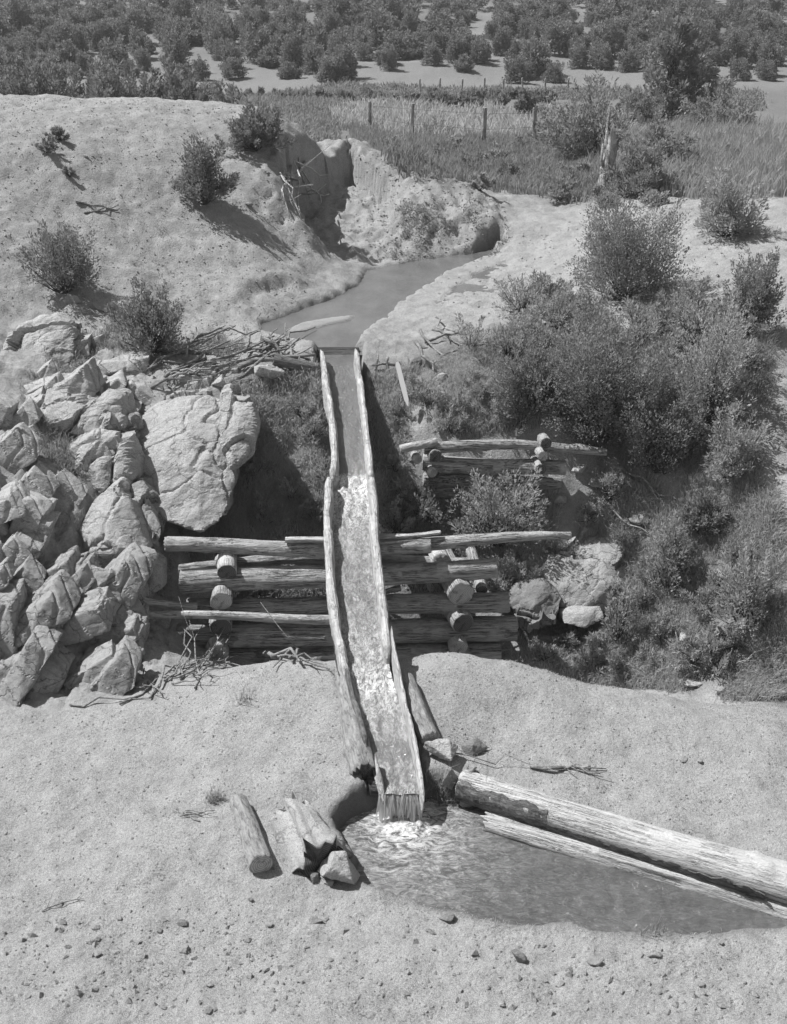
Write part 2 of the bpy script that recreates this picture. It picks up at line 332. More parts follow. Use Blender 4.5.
def m_leaf(name, lo, hi, tr=.2):
    t = NT(name); g = t.n('ShaderNodeNewGeometry'); oi = t.n('ShaderNodeObjectInfo')
    x = t.math('ADD', t.math('MULTIPLY', g.outputs['Random Per Island'], .75), t.math('MULTIPLY', oi.outputs['Random'], .25))
    c = t.ramp(x, [(0, lo), (.7, (lo+hi)/2), (1, hi)])
    t.fin(c, None, .75)
    tl = t.n('ShaderNodeBsdfTranslucent'); t.l(c, tl.inputs[0]); ms = t.n('ShaderNodeMixShader'); ms.inputs[0].default_value = tr
    t.l(t.b.outputs[0], ms.inputs[1]); t.l(tl.outputs[0], ms.inputs[2]); t.l(ms.outputs[0], t.out.inputs[0])
    return t.m
def m_water(name, base, foam_attr=True, sc=(1, 1, 1), bumpd=.02, bs=6, rough=.12):
    t = NT(name); v = t.coord(scale=sc)
    n1 = t.noise(v, bs, 6, .6, .6); n2 = t.noise(v, bs*3.5, 5, .7, .8)
    a = t.n('ShaderNodeAttribute', attribute_name='foam')
    fm = t.math('MULTIPLY', a.outputs['Fac'], t.ramp(t.noise(v, bs*1.6, 8, .78, 1.6), [(.42, 0), (.66, 1.0)]))
    fm = t.math('MULTIPLY', fm, 1.5)
    fm = t.math('MINIMUM', fm, 1.0)
    c = t.mix(t.ramp(t.noise(v, 1.2, 5, .6), [(.35, 0), (.65, 1)]), base*.8, base*1.2)
    c = t.mix(fm, c, .62)
    b = t.bump(n1, bumpd, .6); b = t.bump(n2, bumpd*.35, .6, b)
    t.fin(c, b, rough)
    r = t.n('ShaderNodeMix'); r.inputs[2].default_value = rough; r.inputs[3].default_value = .7; t.l(fm, r.inputs[0]); t.l(r.outputs[0], t.b.inputs['Roughness'])
    t.b.inputs['Specular IOR Level'].default_value = .5
    return t.m
MT = dict(
 ground=m_ground(), rock=m_rock('pale_granite', .33, .52, .25), rock_dark=m_rock('dark_stone', .2, .32, .1, 2), rock_small=m_rock('loose_stone', .28, .44, .05, 2), crag=m_rock('fractured_rock', .30, .50, .4, 2.2),
 wood=m_wood('weathered_wood', .30, .52), board=m_wood('bleached_board_wood', .46, .64, .2, .22), slab=m_wood('bleached_slab_wood', .40, .66, .6, .17), wood_dark=m_wood('brown_wood', .26, .44), wet=m_wood('wet_wood', .05, .11), bark=m_bark('rough_bark', .16, .30), bark_pale=m_bark('flaking_pale_bark', .34, .52),
 cut=m_cut('sawn_end_grain', .28, .46), cut_dark=m_cut('rotten_end_grain', .07, .14), dead=m_wood('dead_branch_wood', .24, .42, .4), twig=m_wood('dark_twig_wood', .07, .13, .4, .04),
 juniper=m_leaf('juniper_leaves', .17, .38, .42), juniper_far=m_leaf('far_juniper_leaves', .17, .34, .35), bush=m_leaf('grey_bush_leaves', .28, .50, .45), willow=m_leaf('willow_leaves', .22, .42, .42), 
 grass=m_leaf('dry_grass_blades', .32, .60, .45), grass_dark=m_leaf('green_grass_blades', .20, .40, .42), grass_pale=m_leaf('pale_meadow_blades', .28, .50, .4),
 water=m_water('muddy_pool_water', .075, sc=(.8, 1.8, 1), bumpd=.05, bs=4.5, rough=.1), dwater=m_water('ditch_water', .12, sc=(1.5, .6, 1), bumpd=.025, bs=5, rough=.12), fwater=m_water('rushing_water', .13, sc=(1.7, .95, 1), bumpd=.05, bs=7, rough=.08), fall=m_water('falling_water', .5, sc=(7, .6, .6), bumpd=.05, bs=6, rough=.35))
_t = MT['fall'].node_tree; _b = [x for x in _t.nodes if x.type == 'BSDF_PRINCIPLED'][0]; _o = [x for x in _t.nodes if x.type == 'OUTPUT_MATERIAL'][0]
_tl = _t.nodes.new('ShaderNodeBsdfTranslucent'); _tl.inputs[0].default_value = g3(.85); _ms = _t.nodes.new('ShaderNodeMixShader'); _ms.inputs[0].default_value = .65
_t.links.new(_b.outputs[0], _ms.inputs[1]); _t.links.new(_tl.outputs[0], _ms.inputs[2]); _t.links.new(_ms.outputs[0], _o.inputs[0])
# ------------------------------------------------------------------ object helpers
def tag(o, label=None, cat=None, group=None, kind=None):
    if label: o['label'] = label
    if cat: o['category'] = cat
    if group: o['group'] = group
    if kind: o['kind'] = kind
    return o
def mk(name, verts, faces, mat, parent=None, mw=None, smooth=False, mats=None, mi=None):
    me = bpy.data.meshes.new(name); me.from_pydata([tuple(v) for v in verts], [], [tuple(f) for f in faces])
    for m in (mats or [mat]): me.materials.append(m)
    if mi is not None: me.polygons.foreach_set('material_index', np.asarray(mi, dtype=np.int32))
    if smooth: me.polygons.foreach_set('use_smooth', [True]*len(me.polygons))
    me.update(); o = bpy.data.objects.new(name, me); C.objects.link(o)
    mw = mw or Matrix.Identity(4)
    if parent is not None:
        o.parent = parent; o.matrix_parent_inverse = Matrix.Identity(4); o.matrix_basis = parent.matrix_basis.inverted()@mw
    else: o.matrix_basis = mw
    return o
def quads(name, V4, mat, parent=None, mw=None, k=4):
    """V4: (n,k,3) separate faces"""
    nn = len(V4); me = bpy.data.meshes.new(name); me.vertices.add(nn*k); me.vertices.foreach_set('co', V4.reshape(-1).astype(np.float32))
    me.loops.add(nn*k); me.loops.foreach_set('vertex_index', np.arange(nn*k, dtype=np.int32))
    me.polygons.add(nn); me.polygons.foreach_set('loop_start', np.arange(0, nn*k, k, dtype=np.int32))
    me.update(calc_edges=True); me.materials.append(mat)
    o = bpy.data.objects.new(name, me); C.objects.link(o); mw = mw or Matrix.Identity(4)
    if parent is not None:
        o.parent = parent; o.matrix_parent_inverse = Matrix.Identity(4); o.matrix_basis = parent.matrix_basis.inverted()@mw
    else: o.matrix_basis = mw
    return o
def grid_mesh(name, X, Y, Z, mat, attrs=None, smooth=True):
    r, c = X.shape; me = bpy.data.meshes.new(name); co = np.stack([X, Y, Z], -1).reshape(-1).astype(np.float32)
    me.vertices.add(r*c); me.vertices.foreach_set('co', co)
    i = np.arange(r*c).reshape(r, c); f = np.stack([i[:-1, :-1], i[:-1, 1:], i[1:, 1:], i[1:, :-1]], -1).reshape(-1).astype(np.int32)
    nf = (r-1)*(c-1); me.loops.add(nf*4); me.loops.foreach_set('vertex_index', f)
    me.polygons.add(nf); me.polygons.foreach_set('loop_start', np.arange(0, nf*4, 4, dtype=np.int32))
    if smooth: me.polygons.foreach_set('use_smooth', np.ones(nf, bool))
    me.update(calc_edges=True); me.materials.append(mat)
    for k, a in (attrs or {}).items():
        if a.ndim == 3:
            at = me.color_attributes.new(k, 'FLOAT_COLOR', 'POINT'); at.data.foreach_set('color', a.reshape(-1).astype(np.float32))
        else:
            at = me.attributes.new(k, 'FLOAT', 'POINT'); at.data.foreach_set('value', a.reshape(-1).astype(np.float32))
    o = bpy.data.objects.new(name, me); C.objects.link(o); return o
def empty(name, loc, label, cat, group=None):
    o = bpy.data.objects.new(name, None); C.objects.link(o); o.location = loc; o.empty_display_size = .2
    o.matrix_basis = Matrix.Translation(Vector(loc)); return tag(o, label, cat, group)
def axis_mw(p0, p1, up=Vector((0, 0, 1))):
    p0, p1 = Vector(p0), Vector(p1); x = (p1-p0).normalized(); y = up.cross(x)
    if y.length < 1e-3: y = Vector((0, 1, 0)).cross(x)
    y.normalize(); z = x.cross(y); m = Matrix((x, y, z)).transposed().to_4x4(); m.translation = p0; return m
def log_geo(L, r0, r1, seed, rough=.08, bend=.022, segs=28, endj=.0, flat=None, taper=0):
    n_ = max(8, int(L/.05)); vs = []; fs = []; mi = []; _r = np.random.default_rng(int(seed*7)+3); kn = [(_r.random()*L, _r.random()*6.28, .04+.05*_r.random(), .10+.16*_r.random()) for _ in range(int(1+L*1.6))]
    th = np.linspace(0, 2*math.pi, segs, endpoint=False)
    for i in range(n_+1):
        t = i/n_; x = L*t; r = r0+(r1-r0)*t
        if taper: r *= min(1, .25+t/taper*.75) if t < taper else min(1, .25+(1-t)/taper*.75)
        cy = bend*L*math.sin(t*math.pi*1.1+seed); cz = bend*.6*L*math.sin(t*math.pi*1.7+seed*2)
        rr = r*(1+rough*fbm(np.cos(th)*1.3+seed*3.1, np.sin(th)*1.3, x*1.1/max(r, .05)*.12+seed, o=3)+rough*.5*perlin(np.cos(th)*3.2, np.sin(th)*3.2+seed, x*.5)+.45*rough*perlin(np.cos(th)*7, np.sin(th)*7+seed, x*.9)+.02*perlin(x*4, seed, 0))
        for (kx_, kt, ks, ka) in kn:
            if abs(kx_-x) < ks*3: rr = rr+r*ka*np.exp(-((x-kx_)/ks)**2-((np.cos(th-kt)-1)*2*(r/ks)**2*-1)*.9)
        xx = x+(endj*fbm(np.cos(th)*3, np.sin(th)*3, seed+i, o=2) if i in (0, n_) else 0)
        xx = np.broadcast_to(xx, th.shape)
        for a in range(segs):
            z = math.sin(th[a])*rr[a]
            if flat is not None and z > flat*r: z = flat*r
            vs.append((xx[a], cy+math.cos(th[a])*rr[a], cz+z))
    for i in range(n_):
        for a in range(segs):
            b = (a+1) % segs; fs.append((i*segs+a, i*segs+b, (i+1)*segs+b, (i+1)*segs+a)); mi.append(0)
    for base, sgn, i in ((0, -1, 0), (n_*segs, 1, n_)):
        ring = [Vector(vs[base+a]) for a in range(segs)]; c = sum(ring, Vector())/segs; k0 = len(vs)
        for a in range(segs): vs.append(tuple(c+(ring[a]-c)*.93+Vector((sgn*.012, 0, 0))))
        for a in range(segs):
            p = c+(ring[a]-c)*.5; vs.append((p.x+sgn*.012+.012*perlin(a*.9, seed, 0), p.y, p.z))
        vs.append((c.x+sgn*.01, c.y, c.z)); ce = len(vs)-1
        for a in range(segs):
            b = (a+1) % segs
            for q_ in ((base+a, k0+a, k0+b, base+b), (k0+a, k0+segs+a, k0+segs+b, k0+b)):
                fs.append(q_ if sgn < 0 else q_[::-1]); mi.append(0 if q_[0] == base+a else 1)
            fs.append((k0+segs+a, ce, k0+segs+b) if sgn < 0 else (k0+segs+b, ce, k0+segs+a)); mi.append(1)
    return vs, fs, mi
def log(name, p0, p1, r0, r1, mat='wood', cut='cut', seed=0, parent=None, **k):
    mw = axis_mw(p0, p1); L = (Vector(p1)-Vector(p0)).length
    v, f, mi = log_geo(L, r0, r1, seed, **k)
    return mk(name, v, f, None, parent, mw, True, mats=[MT[mat], MT[cut]], mi=mi)
def tubes(paths):
    """paths: list of (points, r0, r1) -> verts, faces"""
    vs, fs = [], []
    for pts, r0, r1 in paths:
        n_ = len(pts); S_ = 5; b0 = len(vs)
        for i, p in enumerate(pts):
            p = Vector(p); d = (Vector(pts[min(i+1, n_-1)])-Vector(pts[max(i-1, 0)]))
            d = d.normalized() if d.length > 1e-6 else Vector((0, 0, 1))
            a = d.cross(Vector((.31, .2, .93))); a = a.normalized() if a.length > 1e-3 else Vector((1, 0, 0)); b = d.cross(a); r = r0+(r1-r0)*i/(n_-1)
            for k in range(S_):
                t = 2*math.pi*k/S_; q_ = p+a*math.cos(t)*r+b*math.sin(t)*r; vs.append(tuple(q_))
        for i in range(n_-1):
            for k in range(S_):
                c = (k+1) % S_; fs.append((b0+i*S_+k, b0+i*S_+c, b0+(i+1)*S_+c, b0+(i+1)*S_+k))
        fs.append(tuple(b0+(n_-1)*S_+k for k in range(S_))); fs.append(tuple(b0+k for k in reversed(range(S_))))
    return vs, fs
# ------------------------------------------------------------------ ground
gp = [wpoly([(225,392),(330,385),(372,385),(400,440),(402,500),(560,500),(540,560),(440,640),(250,640),(190,545),(232,470)], hf),
      wpoly([(372,372),(420,350),(500,330),(640,330),(760,345),(770,470),(640,470),(560,430),(470,432),(400,420)], hf),
      wpoly([(520,640),(540,520),(600,480),(770,480),(800,706),(743,700),(640,686),(560,670)], hf)]
mgr = np.zeros_like(H)
for p_ in gp: mgr = np.maximum(mgr, sstep(-.5, .5, psd(GX, GY, p_)+.5*fbm(GX*1.5, GY*1.5, 3)))
mead = wpoly([(380,165),(440,180),(500,192),(575,205),(640,192),(720,195),(830,200),(860,120),(640,104),(420,104),(300,106),(345,128)], hf)
sdm = psd(GX, GY, mead); mgr = np.maximum(mgr, .95*sstep(-1, 1, sdm+fbm(GX*.6, GY*.6)))
mgr = np.maximum(mgr, .85*sstep(34, 42, GY)*sstep(88, 82, GY)); mgr = np.maximum(mgr, sstep(92, 104, GY)*np.clip(.75+.5*fbm(GX*.12, GY*.12, 4), 0, 1)); mgr = np.maximum(mgr, .7*sstep(76, 84, GY)*(.75+.25*fbm(GX*.1, GY*.1))); mgr = np.maximum(mgr, .8*sstep(33, 37, GY)*sstep(3.2, 2.8, BASE))
mgr = mgr*(1-mr*.9)
wet = np.maximum(sstep(-.16, .02, sdp+edge), sstep(-.10, .06, sdd+edge))
wet = wet*(1-.8*sstep(-.1, .08, psd(GX, GY, bar)))
_fld = np.maximum(.75*sstep(34, 40, GY)*sstep(3.4, 2.9, BASE), .85*sstep(86, 96, GY)*np.clip(.8+.5*fbm(GX*.12, GY*.12, 4), 0, 1)); wet = np.maximum(wet, _fld*(1-.5*sstep(78, 84, GY)*sstep(100, 90, GY))); wet = np.maximum(wet, (.16+.16*fbm(GX*1.3, GY*1.3, 31, o=4))*sstep(16.5, 18.5, GY))
cover = np.stack([mr, mgr, wet, np.ones_like(H)], -1)
ground = tag(grid_mesh('ground', GX, GY, H, MT['ground'], {'cover': cover}), kind='structure')
# ------------------------------------------------------------------ water
x0, x1, y0, y1 = poolw[:, 0].min()-.2, poolw[:, 0].max()+.2, poolw[:, 1].min()-.2, poolw[:, 1].max()+.2
WX, WY = np.meshgrid(np.linspace(x0, x1, 300), np.linspace(y0, y1, 200))
fe = P(405, 806, POOL_H); dd = np.hypot((WX-fe.x)*1.25, (WY-fe.y)*.8)
foam = np.clip(.06+1.5*np.exp(-(dd/.36)**2)+.55*np.exp(-(dd/1.0)**2), 0, 1.4)
WZ = POOL_H+.004*fbm(WX*3, WY*3)+.022*np.exp(-(dd/.6)**2)*np.sin(dd*26)*.6+.045*np.exp(-(dd/.45)**2)*fbm(WX*9, WY*9, 1)+.006*fbm(WX*9, WY*5, 2)
tag(grid_mesh('pool_water', WX, WY, WZ, MT['water'], {'foam': foam}), kind='structure')
x0, x1, y0, y1 = ditchw[:, 0].min()-.2, ditchw[:, 0].max()+.3, 18.5, ditchw[:, 1].max()+.2
WX, WY = np.meshgrid(np.linspace(x0, x1, 160), np.linspace(y0, y1, 200))
keep_edge = np.clip((WY-18.5), 0, 1)
# the sheet narrows toward the flume mouth
c_ = (XL(18.5)+XR(18.5))/2; wfac = np.clip(.16+.84*sstep(18.6, 19.6, WY), 0, 1); WX = c_+(WX-c_)*wfac
tag(grid_mesh('ditch_water', WX, WY, DITCH_H+.003*fbm(WX*2, WY*2)+0*WX, MT['dwater'], {'foam': 0*WX}), kind='structure')
# water running down the flume
SEC = [(18.75, 14.75, .10), (14.80, 11.25, .04), (11.3, 9.68, 0)]     # start Y, end Y, lift of the floor
rows = []
for Y in np.linspace(18.6, 9.58, 420):
    if Y > 15.35: wl = .18
    elif Y > 14.9: wl = .18-.11*(15.35-Y)/.45
    elif Y > 11.2: wl = .085
    else: wl = .06
    rows.append((Y, wl))
Yr = np.array([r_[0] for r_ in rows]); wl = np.array([r_[1] for r_ in rows]); kx = np.linspace(.0, 1, 26)
WY = np.repeat(Yr[:, None], 26, 1); WX = XL(WY)+.02+(XR(WY)-XL(WY)-.04)*kx
turb = np.interp(Yr, [9.5, 10.2, 10.8, 11.15, 11.4, 12.5, 13.8, 14.75, 15.0, 15.1, 18.6], [.35, .15, .5, 1.1, .6, .2, .32, 1.1, 1.7, .05, .0])
WZ = FH(WY)+wl[:, None]+(.010+.035*turb[:, None])*fbm(WX*7, WY*4.5, 3, o=3)
WZ = np.minimum(WZ, DITCH_H+.005)
tag(grid_mesh('flume_water', WX, WY, WZ, MT['fwater'], {'foam': np.repeat(turb[:, None], 26, 1)*np.where(turb[:, None] > .2, 1, .3)}), kind='structure')
fy = np.linspace(0, 1, 14); FXx = np.linspace(XL(9.6)+.03, XR(9.6)-.02, 60)
FXg, Tg = np.meshgrid(FXx, fy); Tg = Tg*(.85+.3*np.clip(fbm(FXg*13, 0*Tg, 3, o=3)+.2, 0, 1)); FYg = 9.62-.15*Tg+.04*Tg*fbm(FXg*26, Tg, 2, o=4); FZg = FH(9.6)+.065-(.28)*Tg**1.5+.02*Tg*fbm(FXg*30, Tg*2)
tag(grid_mesh('waterfall', FXg, FYg, FZg, MT['fall'], {'foam': .6+.8*Tg}), kind='structure')
_v = []; _rs = np.random.default_rng(44)
for i in range(110):
    x = float(XL(9.6))+.03+(float(XR(9.6)-XL(9.6))-.05)*_rs.random(); vy = .08+.14*_rs.random(); L_ = .7+.4*_rs.random(); wv = .003+.008*_rs.random(); dx = _rs.normal()*.05; z0 = FH(9.6)+.05+.03*_rs.random(); pr = None
    for k in range(6):
        t_ = k/5*L_; q_ = np.array([x+dx*t_, 9.63-vy*t_, z0-.26*t_**1.8]); ww = wv*(1-.6*k/5)
        if pr is not None: _v.append([pr+[-pw, 0, 0], pr+[pw, 0, 0], q_+[ww, -.004, 0], q_+[-ww, -.004, 0]])
        pr, pw = q_, ww
for i in range(420):
    a_ = _rs.random()*6.28; r_ = .02+.30*_rs.random()**1.3; q_ = np.array([fe.x+math.cos(a_)*r_*1.1, fe.y+.08+math.sin(a_)*r_*.6, POOL_H+.01+.13*_rs.random()**2*(1-r_)]); s_ = .002+.006*_rs.random()**2
    _v.append([q_+[-s_, 0, 0], q_+[0, 0, -s_], q_+[s_, 0, 0], q_+[0, 0, s_]]); _v.append([q_+[0, -s_, 0], q_+[0, 0, -s_], q_+[0, s_, 0], q_+[0, 0, s_]])
_o = quads('waterfall_spray', np.array(_v), MT['fall']); _a = _o.data.attributes.new('foam', 'FLOAT', 'POINT'); _a.data.foreach_set('value', np.full(len(_o.data.vertices), 1.5, np.float32)); tag(_o, kind='structure')
# ------------------------------------------------------------------ flume
fl = empty('flume', (float((XL(14)+XR(14))/2), 14, FH(14)-.1), 'wooden water flume of rough slabs carrying water down over the log crib into the pool', 'flume')
def slab(name, pts, wid, hgt, mat, seed, side, tip0=0, tip1=0, thick=None, parent=fl):
    """upright slab: pts are top points; section drops by hgt, flaring outward; side -1 left, +1 right"""
    pts = [Vector(p) for p in pts]; L = [0]
    for a, b in zip(pts, pts[1:]): L.append(L[-1]+(b-a).length)
    n_ = max(12, int(L[-1]/.05)); vs = []; fs = []
    sec = [(-.5, -1), (-.55, -.45), (-.5, -.10), (-.3, 0), (.0, .03), (.3, 0), (.5, -.10), (.5, -.45), (.42, -1)]
    q0 = axis_mw(pts[0], pts[-1]); qi = q0.inverted()
    for i in range(n_+1):
        d = L[-1]*i/n_; p = Vector([float(np.interp(d, L, [q[k] for q in pts])) for k in range(3)])
        k = 1.0
        if tip0 and d < tip0: k = .15+.85*(d/tip0)
        if tip1 and L[-1]-d < tip1: k = .15+.85*((L[-1]-d)/tip1)
        wv = wid*(1+.28*float(fbm(d*1.6, seed, 0, o=3)))*(k**.7); off = .035*float(fbm(d*1.1, seed+4, 1)); zt = .05*float(fbm(d*2.3, seed+9, 2, o=5))+.018*float(perlin(d*14, seed, 5))
        for (a, b) in sec:
            j = .008*float(perlin(d*9, a*5+seed, b*4))
            vs.append(qi@(p+Vector((a*wv+off*.4+j+side*(-b)*-.02, 0, b*hgt*(1 if b < -.2 else 1)+zt*(1 if b > -.9 else 0)-(1-k)*hgt*.25*(1 if b > -.9 else 0)))))
    m_ = len(sec)
    for i in range(n_):
        for a in range(m_-1): fs.append((i*m_+a, i*m_+a+1, (i+1)*m_+a+1, (i+1)*m_+a))
        fs.append((i*m_+m_-1, i*m_, (i+1)*m_, (i+1)*m_+m_-1))
    fs.append(tuple(range(m_-1, -1, -1))); fs.append(tuple(n_*m_+a for a in range(m_)))
    o = mk(name, vs, fs, MT[mat], parent, q0, False)
    return o
slab('side_board', [FL(a, b, o_) for a, b, o_ in [(321,343,.46),(323,355,.42),(326,380,.40),(330,400,.38),(333,425,.38),(335,448,.38),(333,473,.34)]], .105, .46, 'board', 1.3, -1, .35, .1)
slab('side_board', [FL(a, b, o_) for a, b, o_ in [(329,472,.34),(328,490,.32),(327,515,.30),(329,555,.28),(333,600,.27),(338,630,.26),(344,660,.25),(350,678,.2)]], .115, .40, 'board', 4.1, -1, .2, .2)
slab('side_board', [FL(a, b, o_) for a, b, o_ in [(355,342,.46),(357,355,.42),(361,380,.38),(365,410,.37),(368,440,.36),(371,478,.33)]], .09, .46, 'board', 7.7, 1, .35, .1)
slab('side_board', [FL(a, b, o_) for a, b, o_ in [(372,474,.33),(374,500,.31),(376,540,.29),(381,580,.28),(385,615,.27),(388,652,.25)]], .10, .40, 'board', 9.2, 1, .1, .1)
slab('side_board', [FL(a, b, o_) for a, b, o_ in [(391,622,.42),(395,650,.34),(401,682,.27),(409,712,.24),(416,745,.22),(421,776,.2),(425,796,.16)]], .045, .24, 'board', 2.6, 1, .5, .1)
slab('side_board', [FL(a, b, o_) for a, b, o_ in [(344,655,.24),(352,690,.2),(360,715,.2),(367,745,.2)]], .07, .3, 'bark', 5.5, -1, .1, .1)
slab('side_board', [FL(a, b, o_) for a, b, o_ in [(375,752,.25),(378,772,.2),(383,795,.1)]], .06, .2, 'board', 3.5, -1, .3, .1)
for (ya, yb, lift) in SEC:
    vs = []; fs = []; q = np.linspace(ya, yb, 40)
    for Y in q:
        a, b = float(XL(Y))-.05, float(XR(Y))+.05; z = FH(Y)+lift*.3
        for (x, zz) in ((a, z), (b, z), (b, z-.07), (a, z-.07)): vs.append((x, Y, zz+.006*float(perlin(Y*3, x, 0))))
    for i in range(len(q)-1):
        for a in range(4): b = (a+1) % 4; fs.append((i*4+a, (i+1)*4+a, (i+1)*4+b, i*4+b))
    fs += [(0, 1, 2, 3), tuple((len(q)-1)*4+k for k in (3, 2, 1, 0))]
    mk('trough_floor', vs, fs, MT['wet'], fl)
# ------------------------------------------------------------------ log crib under the flume
def CR(px, py, dy=0):                       # the leaning front plane of the crib
    d = ray(px, py); r = -d[2]/d[1]; Y = (13.8+dy+.25*CAMZ)/(1+.25*r); t = Y/d[1]; return Vector((d[0]*t, Y, CAMZ+d[2]*t))
crib = empty('log_crib', CR(330, 660), 'large log crib of stacked weathered logs bridging the gully below the flume', 'log crib')
def clog(x0_, y0_, x1_, y1_, d0, d1, seed, mat='wood', cut='cut', dy=0, nm='log', par=None, dl=0, **k):
    a, b = (CR(x0_, y0_, dy-dl), CR(x1_, y1_, dy)); m = mpp(a)
    return log(nm, a, b, d0*m/2, d1*m/2, mat, cut, seed, par or crib, **k)
clog(166,549,430,546,15,15, 1, rough=.12, endj=.03)
clog(372,546,570,534,17,7, 2, dy=-.03, rough=.1)
clog(286,539,392,540,7,6, 3, 'slab', dy=-.02, nm='plank', flat=.3)
clog(374,536,440,533,7,5, 4, 'slab', dy=-.10, nm='plank', flat=.3)
clog(372,541,424,541,5,4, 5, 'slab', dy=-.14, nm='plank', flat=.3)
clog(180,567,470,560,11,12, 6, 'wood', dy=.35)
clog(182,584,496,568,25,20, 7, dy=0, rough=.07, bend=.008, endj=.02)
clog(188,608,508,602,18,21, 8, 'wood_dark', dy=.07, rough=.12, bend=.008, endj=.03)
clog(116,614,332,617,7,10, 9, 'slab', dy=-.14, nm='pole', dl=.45)
clog(131,600,196,607,7,8, 10, 'slab', dy=-.10, nm='pole', dl=.35)
clog(180,634,516,631,25,25, 11, 'wood_dark', dy=.05, rough=.12, bend=.006, endj=.03)
clog(205,657,500,652,20,22, 12, 'wood_dark', dy=.1, rough=.12, bend=.005)
clog(205,680,500,676,22,22, 13, 'wood_dark', dy=.1, rough=.12, bend=.005)
clog(358,598,400,588,4,6, 14, 'wood', dy=.12, nm='pole')
def tie(px, py, dpx, seed, ln=1.0, dy=-.18, dxx=-.1, rise=.12, mat='wood', cut='cut_dark', par=None, fn=CR):
    a = fn(px, py, dy); b = a+Vector((dxx*ln, ln, rise)); r = dpx*mpp(a)/2
    return log('tie_log', a, b, r, r*.92, mat, cut, seed, par or crib, rough=.07, bend=.004, endj=.02)
tie(222,601,22,21, cut='cut', dy=-.26); tie(221,627,22,22, dy=-.26); tie(217,653,23,23, mat='slab', dy=-.26, cut='cut'); tie(227,572,20,20, dy=-.16, mat='slab', rise=.12, ln=.5)
tie(461,594,27,24, cut='cut', dxx=-.25); tie(463,623,23,25, dxx=-.35); tie(459,648,19,26, cut='cut'); tie(441,562,19,27, dy=.15, mat='slab', cut='slab', ln=.5, rise=-.1); tie(482,590,12,28, dy=.1)
# upper crib
def CU(px, py, dy=0):
    Y = 15.85+dy; d = ray(px, py); t = Y/d[1]; return Vector((d[0]*t, Y, CAMZ+d[2]*t))
crib2 = empty('log_crib', CU(490, 490), 'smaller crib of logs holding the gully slope beside the big juniper', 'log crib')
def ulog(x0_, y0_, x1_, y1_, d0, d1, seed, mat='wood', cut='cut', dy=0, nm='log', **k):
    a, b = CU(x0_, y0_, dy), CU(x1_, y1_, dy+.1); m = mpp(a); return log(nm, a, b, d0*m/2, d1*m/2, mat, cut, seed, crib2, **k)
ulog(425,446,606,450,12,8,31, dy=0); ulog(401,450,436,441,9,8,32, 'slab', dy=-.15); ulog(424,463,564,468,17,15,33, dy=.03); ulog(424,479,560,482,14,13,34,'wood_dark',dy=.12); ulog(430,492,556,494,12,12,35,'wood_dark',dy=.14)
tie(435,456,13,36, fn=CU, par=crib2, ln=.35, rise=-.05, cut='cut_dark'); tie(432,472,11,37, fn=CU, par=crib2, ln=.35, rise=-.05, cut='slab'); tie(543,456,11,38, fn=CU, par=crib2, ln=.4, rise=-.02, cut='cut'); tie(541,469,12,39, fn=CU, par=crib2, ln=.4, rise=-.02); tie(546,443,12,40, fn=CU, par=crib2, ln=.25, rise=-.02, mat='wood_dark', cut='cut_dark')
tie(417,459,10,41, fn=CU, par=crib2, ln=.3, rise=-.05, cut='slab')
# ------------------------------------------------------------------ near logs
def on(px, py, up=0): p = G(px, py); p.z += up; return p
def gl(name, a, b, d0, d1, mat, cut, seed, label, sink=.0, **k):
    p, q_ = G(*a), G(*b); r0, r1 = d0*mpp(p)/2, d1*mpp(q_)/2; p.z += r0*(1-sink); q_.z += r1*(1-sink)
    o = log(name, p, q_, r0, r1, mat, cut, seed, None, **k); return tag(o, label, 'log')
gl('log', (238,808), (262,872), 18, 24, 'bark_pale', 'cut', 51, 'short sawn log lying alone on the bare ground left of the pool', sink=.15, rough=.1, bend=.01)
gl('log', (343,688), (366,782), 20, 27, 'bark_pale', 'cut_dark', 52, 'bark covered log with a rotten end lying along the left of the flume', sink=.1, rough=.12, bend=.02, endj=.08)
gl('log', (404,688), (430,744), 22, 20, 'bark_pale', 'cut', 53, 'half buried log along the right side of the flume', sink=.3, rough=.1, bend=.01, endj=.05)
# long peeled log with loose bark below it
a = P(462,788,.02); b = P(830,906,.02); a.z += .05; b.z += .12
big = log('log', a, b, .16, .20, 'board', 'cut', 54, None, rough=.06, bend=.006, segs=28); tag(big, 'long thick peeled log lying along the far edge of the pool', 'log')
def bark_strip(parent, p0, p1, r0, r1, t0, t1, ang0, ang1, seed, mat):
    mw = axis_mw(p0, p1); L = (p1-p0).length; n_ = int((t1-t0)*L/.03); k_ = 12; vs = []; fs = []
    for i in range(n_+1):
        t = t0+(t1-t0)*i/n_; e0 = R(ang0)+.25*float(fbm(t*22, seed, o=4)); e1 = R(ang1)+.2*float(fbm(t*25, 5+seed, o=4))
        for j in range(k_):
            th = e0+(e1-e0)*j/(k_-1); rr = (r0+(r1-r0)*t)*(1.07+.05*float(fbm(t*40, th*2, seed)))+.01
            vs.append((t*L, math.cos(th)*rr, math.sin(th)*rr))
    m_ = len(vs); vs += [(x, y*.93, z*.93) for x, y, z in vs]
    for i in range(n_):
        for j in range(k_-1):
            q_ = (i*k_+j, i*k_+j+1, (i+1)*k_+j+1, (i+1)*k_+j); fs.append(q_); fs.append(tuple(m_+x for x in reversed(q_)))
        fs.append((i*k_, (i+1)*k_, m_+(i+1)*k_, m_+i*k_)); j = k_-1; fs.append((i*k_+j, m_+i*k_+j, m_+(i+1)*k_+j, (i+1)*k_+j))
    return mk('bark', vs, fs, MT[mat], parent, mw)
